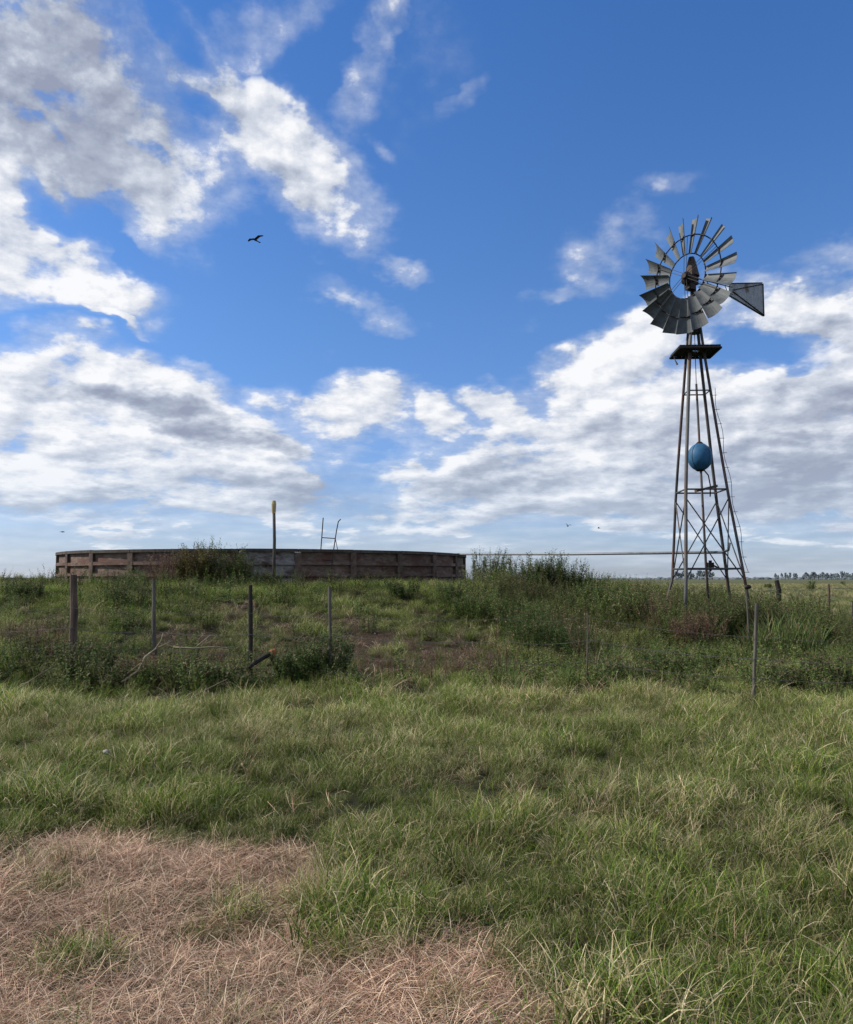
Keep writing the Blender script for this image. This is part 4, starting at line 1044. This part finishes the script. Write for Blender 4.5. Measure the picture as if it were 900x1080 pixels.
warpn = g.n('ShaderNodeTexNoise', {'Vector': q0, 'Scale': 5.0, 'Detail': 5.0, 'Roughness': 0.6}).outputs['Color']
warp = g.n('ShaderNodeVectorMath', {0: warpn, 1: (0.5, 0.5, 0.5)}, operation='SUBTRACT').outputs[0]
warp1 = g.n('ShaderNodeVectorMath', {0: warp, 3: 0.16}, operation='SCALE').outputs[0]
ae = g.n('ShaderNodeVectorMath', {0: g.n('ShaderNodeCombineXYZ', {0: az, 1: el, 2: 0.0}).outputs[0], 1: warp1}, operation='ADD').outputs[0]
ae = g.n('ShaderNodeVectorMath', {0: g.n('ShaderNodeVectorMath', {0: ae, 1: (1, 1, 0)}, operation='MULTIPLY').outputs[0], 1: (0, 0, 1)}, operation='ADD').outputs[0]
def blobs(lst, vec):
    acc = None
    for (px, py, rx, ry, rot, wgt) in lst:
        if rx < 60 and lst is CLOUDS: rx *= 1.3; ry *= 1.35; wgt = min(1, wgt+0.05)
        d = direction(px, py).normalized(); a = math.atan2(d.x, d.y); e = math.asin(d.z)
        k = 900*(1+((px-450)/900)**2+((540-py)/900)**2)**0.5
        sx_, sy_, c_, s_ = rx*1.35/k, ry*1.35/k, math.cos(R(rot)), math.sin(R(rot))
        A = (c_/sx_, s_/sx_, -(a*c_+e*s_)/sx_); B = (-s_/sy_, c_/sy_, -(-a*s_+e*c_)/sy_)
        u = g.n('ShaderNodeVectorMath', {0: vec, 1: A}, operation='DOT_PRODUCT').outputs['Value']
        v = g.n('ShaderNodeVectorMath', {0: vec, 1: B}, operation='DOT_PRODUCT').outputs['Value']
        d2 = g.math('MULTIPLY_ADD', v, v, g.math('MULTIPLY', u, u))
        gr = g.math('MULTIPLY_ADD', d2, -wgt, wgt)
        acc = g.math('MAXIMUM', 0.0 if acc is None else acc, gr)
    return acc
# (px, py, rx, ry, rotation ccw deg, weight)   -- where the cloud masses stand in the sky
CLOUDS = [
 (20, 60, 170, 90, -12, 1.0), (110, 130, 170, 70, -25, .82), (20, 190, 110, 55, -20, .62), (180, 60, 120, 50, -15, .62), (70, 5, 120, 40, 0, .55),
 (270, 150, 120, 60, -35, .95), (320, 195, 95, 55, -30, 1.0), (230, 110, 90, 45, -30, .7), (160, 200, 90, 42, -35, .70), (110, 165, 60, 40, -20, .9), (150, 235, 70, 22, -15, .6),
 (40, 270, 120, 50, -15, 1.0), (100, 295, 70, 35, -20, .8), (10, 310, 60, 25, 0, .6), (185, 220, 40, 18, -10, .6),
 (408, 40, 60, 22, 75, .55), (375, 100, 80, 34, 62, .46), (300, 20, 110, 30, 20, .42), (430, 60, 90, 70, 60, .22), (390, 140, 26, 10, -30, .4),
 (488, 100, 26, 8, 45, .26), (420, 278, 24, 12, -10, .60), (400, 322, 42, 10, -15, .38), (113, 340, 22, 6, 0, .66), (200, 381, 26, 8, -10, .55), (340, 372, 24, 7, 0, .2),
 (640, 268, 40, 24, 10, .46), (578, 298, 26, 9, 0, .40), (875, 258, 60, 20, 20, .46), (690, 205, 40, 8, 10, .2), (545, 345, 26, 9, 30, .18),
 (70, 420, 170, 55, -4, 1.0), (190, 430, 150, 45, -8, 1.0), (60, 490, 230, 50, 0, .95), (260, 480, 150, 60, -8, 1.0), (330, 430, 60, 20, -5, .7), (260, 535, 200, 30, -4, .8),
 (390, 425, 45, 26, -10, .95), (465, 437, 32, 18, -25, .85), (532, 440, 30, 22, -15, .85), (420, 450, 60, 10, 0, .5), (570, 455, 60, 26, 0, .8),
 (500, 500, 160, 50, -4, 1.0), (640, 475, 180, 75, 8, 1.0), (560, 530, 260, 28, 0, .9), (150, 510, 300, 45, 0, 1.0), (100, 450, 230, 60, 0, 1.0), (760, 520, 260, 45, 0, 1.0), (690, 370, 60, 50, 25, 1.0), (640, 400, 70, 40, 20, .95), (760, 440, 170, 70, 0, 1.0), (880, 400, 90, 60, 10, 1.0), (860, 330, 120, 42, 8, .9), (760, 330, 50, 22, 10, .8),
 (830, 480, 170, 50, 0, 1.0), (600, 530, 340, 22, 0, .7), (860, 530, 160, 26, 0, .8), (150, 560, 240, 10, 0, .45), (120, 572, 60, 7, 0, .75), (200, 576, 30, 6, 0, .6), (600, 575, 120, 9, 0, .45), (850, 575, 160, 14, 0, .5), (930, 480, 160, 90, 0, 1.0), (-60, 440, 200, 90, 0, 1.0), (-60, 120, 200, 120, 0, 1.0)]
HOLES = [(215, 120, 34, 16, -30, .45), (150, 165, 26, 10, -30, .4), (60, 150, 44, 10, -20, .35), (180, 20, 60, 18, -30, .35), (55, 230, 80, 16, -25, .4), (130, 255, 60, 14, -30, .4), (820, 385, 62, 24, -4, .75), (745, 505, 10, 10, 0, .0), (70, 515, 90, 12, 5, .30), (250, 265, 60, 20, 0, .2), (350, 500, 60, 14, -40, .25), (420, 475, 60, 12, 0, .35), (90, 130, 40, 16, -20, .35), (60, 235, 50, 10, -20, .3), (330, 80, 40, 20, 40, .3)]
GREY = [(20, 90, 170, 90, -12, 1.0), (120, 60, 140, 70, -15, .8), (200, 90, 90, 30, -30, .4), (60, 190, 90, 30, -15, .5), (180, 437, 120, 16, -6, .9), (260, 445, 60, 14, -10, .8), (340, 520, 70, 26, -12, .95), (280, 510, 90, 26, 0, .6),
        (520, 505, 90, 20, 0, .75), (810, 500, 150, 32, 0, .95), (740, 450, 120, 25, 0, .45), (870, 440, 80, 30, 0, .55), (880, 350, 80, 16, 5, .5), (650, 440, 60, 14, 0, .45), (60, 480, 100, 14, 0, .4), (100, 545, 200, 14, 0, .5), (700, 535, 250, 14, 0, .6), (930, 500, 100, 60, 0, .8), (310, 205, 50, 18, -20, .35)]
away = g.maprange(g.math('ABSOLUTE', az), 0.62, 0.88, 0, 1, True)
over = g.maprange(el, 0.75, 0.93, 0, 1, True)
bigz = g.maprange(g.noise(q0, 2.3, 3, 0.5), 0.42, 0.56)
qs = q0
def fbm(vec, detail):
    a = g.noise(vec, 6.5, detail, 0.55); b = g.noise(vec, 21.0, max(detail-3, 2), 0.6)
    return g.math('ADD', g.math('MULTIPLY', a, 0.72), g.math('MULTIPLY', b, 0.28))
vst = g.n('ShaderNodeMapping', {'Vector': g.n('ShaderNodeCombineXYZ', {0: az, 1: el, 2: 0.0}).outputs[0], 'Scale': (2.2, 24.0, 1.0)}).outputs[0]
veil = g.math('MULTIPLY', g.maprange(g.noise(vst, 1.6, 5, 0.6), 0.36, 0.68, 0.12, 0.75), g.maprange(el, 0.19, 0.06, 0, 1, True))
def clouded(cov, gry, det):
    n1 = fbm(qs, det)
    off = g.n('ShaderNodeVectorMath', {0: qs, 1: (-0.010, 0.018, 0)}, operation='ADD').outputs[0]
    n2 = fbm(off, max(det-2, 3))
    fieldv = g.math('ADD', g.math('MULTIPLY_ADD', cov, 0.90, -0.07), g.math('MULTIPLY', g.math('SUBTRACT', n1, 0.5), 2.9))
    dens = g.maprange(fieldv, 0.26, 0.62, 0, 1, True)
    halo = g.maprange(fieldv, -0.10, 0.50, 0, 0.42, True)
    dens = g.math('MULTIPLY', g.math('MAXIMUM', dens, halo), g.maprange(cov, 0.0, 0.55, 0, 1, True))
    relief = g.math('MULTIPLY', g.math('SUBTRACT', n1, n2), 2.8)
    thick = g.maprange(fieldv, 0.25, 1.0, 0, 1)
    lit = g.math('ADD', g.math('ADD', 0.66, relief), g.math('MULTIPLY', thick, 0.30))
    lit = g.math('SUBTRACT', lit, g.math('MULTIPLY', g.math('MULTIPLY', gry, g.maprange(n2, 0.38, 0.56, 0.45, 1.1)), 0.88), clamp=True)
    ccol = g.ramp(lit, [(0.0, (3.2, 3.55, 4.6)), (0.35, (4.5, 5.0, 6.0)), (0.7, (7.0, 7.4, 8.2)), (1.0, (9.9, 9.9, 10.0))])
    ccol = g.mix(g.maprange(el, 0.0, 0.16, 0.5, 0.0), ccol, (5.6, 6.9, 8.6))
    dens = g.math('MAXIMUM', dens, veil)
    return g.n('ShaderNodeBackground', {'Color': g.mix(g.math('MULTIPLY', dens, 0.96), skyc, ccol), 'Strength': 0.1}).outputs[0]
cov = blobs(CLOUDS, ae)
cov = g.math('MAXIMUM', cov, g.math('MULTIPLY', g.math('MAXIMUM', away, over), bigz))
cov = g.math('SUBTRACT', cov, blobs(HOLES, ae))
front = clouded(cov, blobs(GREY, ae), 10)
rest = clouded(bigz, g.math('MULTIPLY', bigz, 0.3), 5)      # the same kind of clouds over the rest of the sky
sel = g.math('MULTIPLY', g.math('LESS_THAN', g.math('ABSOLUTE', az), 0.9), g.math('LESS_THAN', el, 0.94))
mxs = g.n('ShaderNodeMixShader', {0: sel, 1: rest, 2: front})
g.n('ShaderNodeOutputWorld', {0: mxs.outputs[0]})
w.cycles.sampling_method = 'NONE'

SC.render.engine = 'CYCLES'
SC.view_settings.view_transform = 'Standard'; SC.view_settings.look = 'None'; SC.view_settings.exposure = 0
SC.cycles.transparent_max_bounces = 8
SC.cycles.max_bounces = 4
SC.render.resolution_x = 853; SC.render.resolution_y = 1024
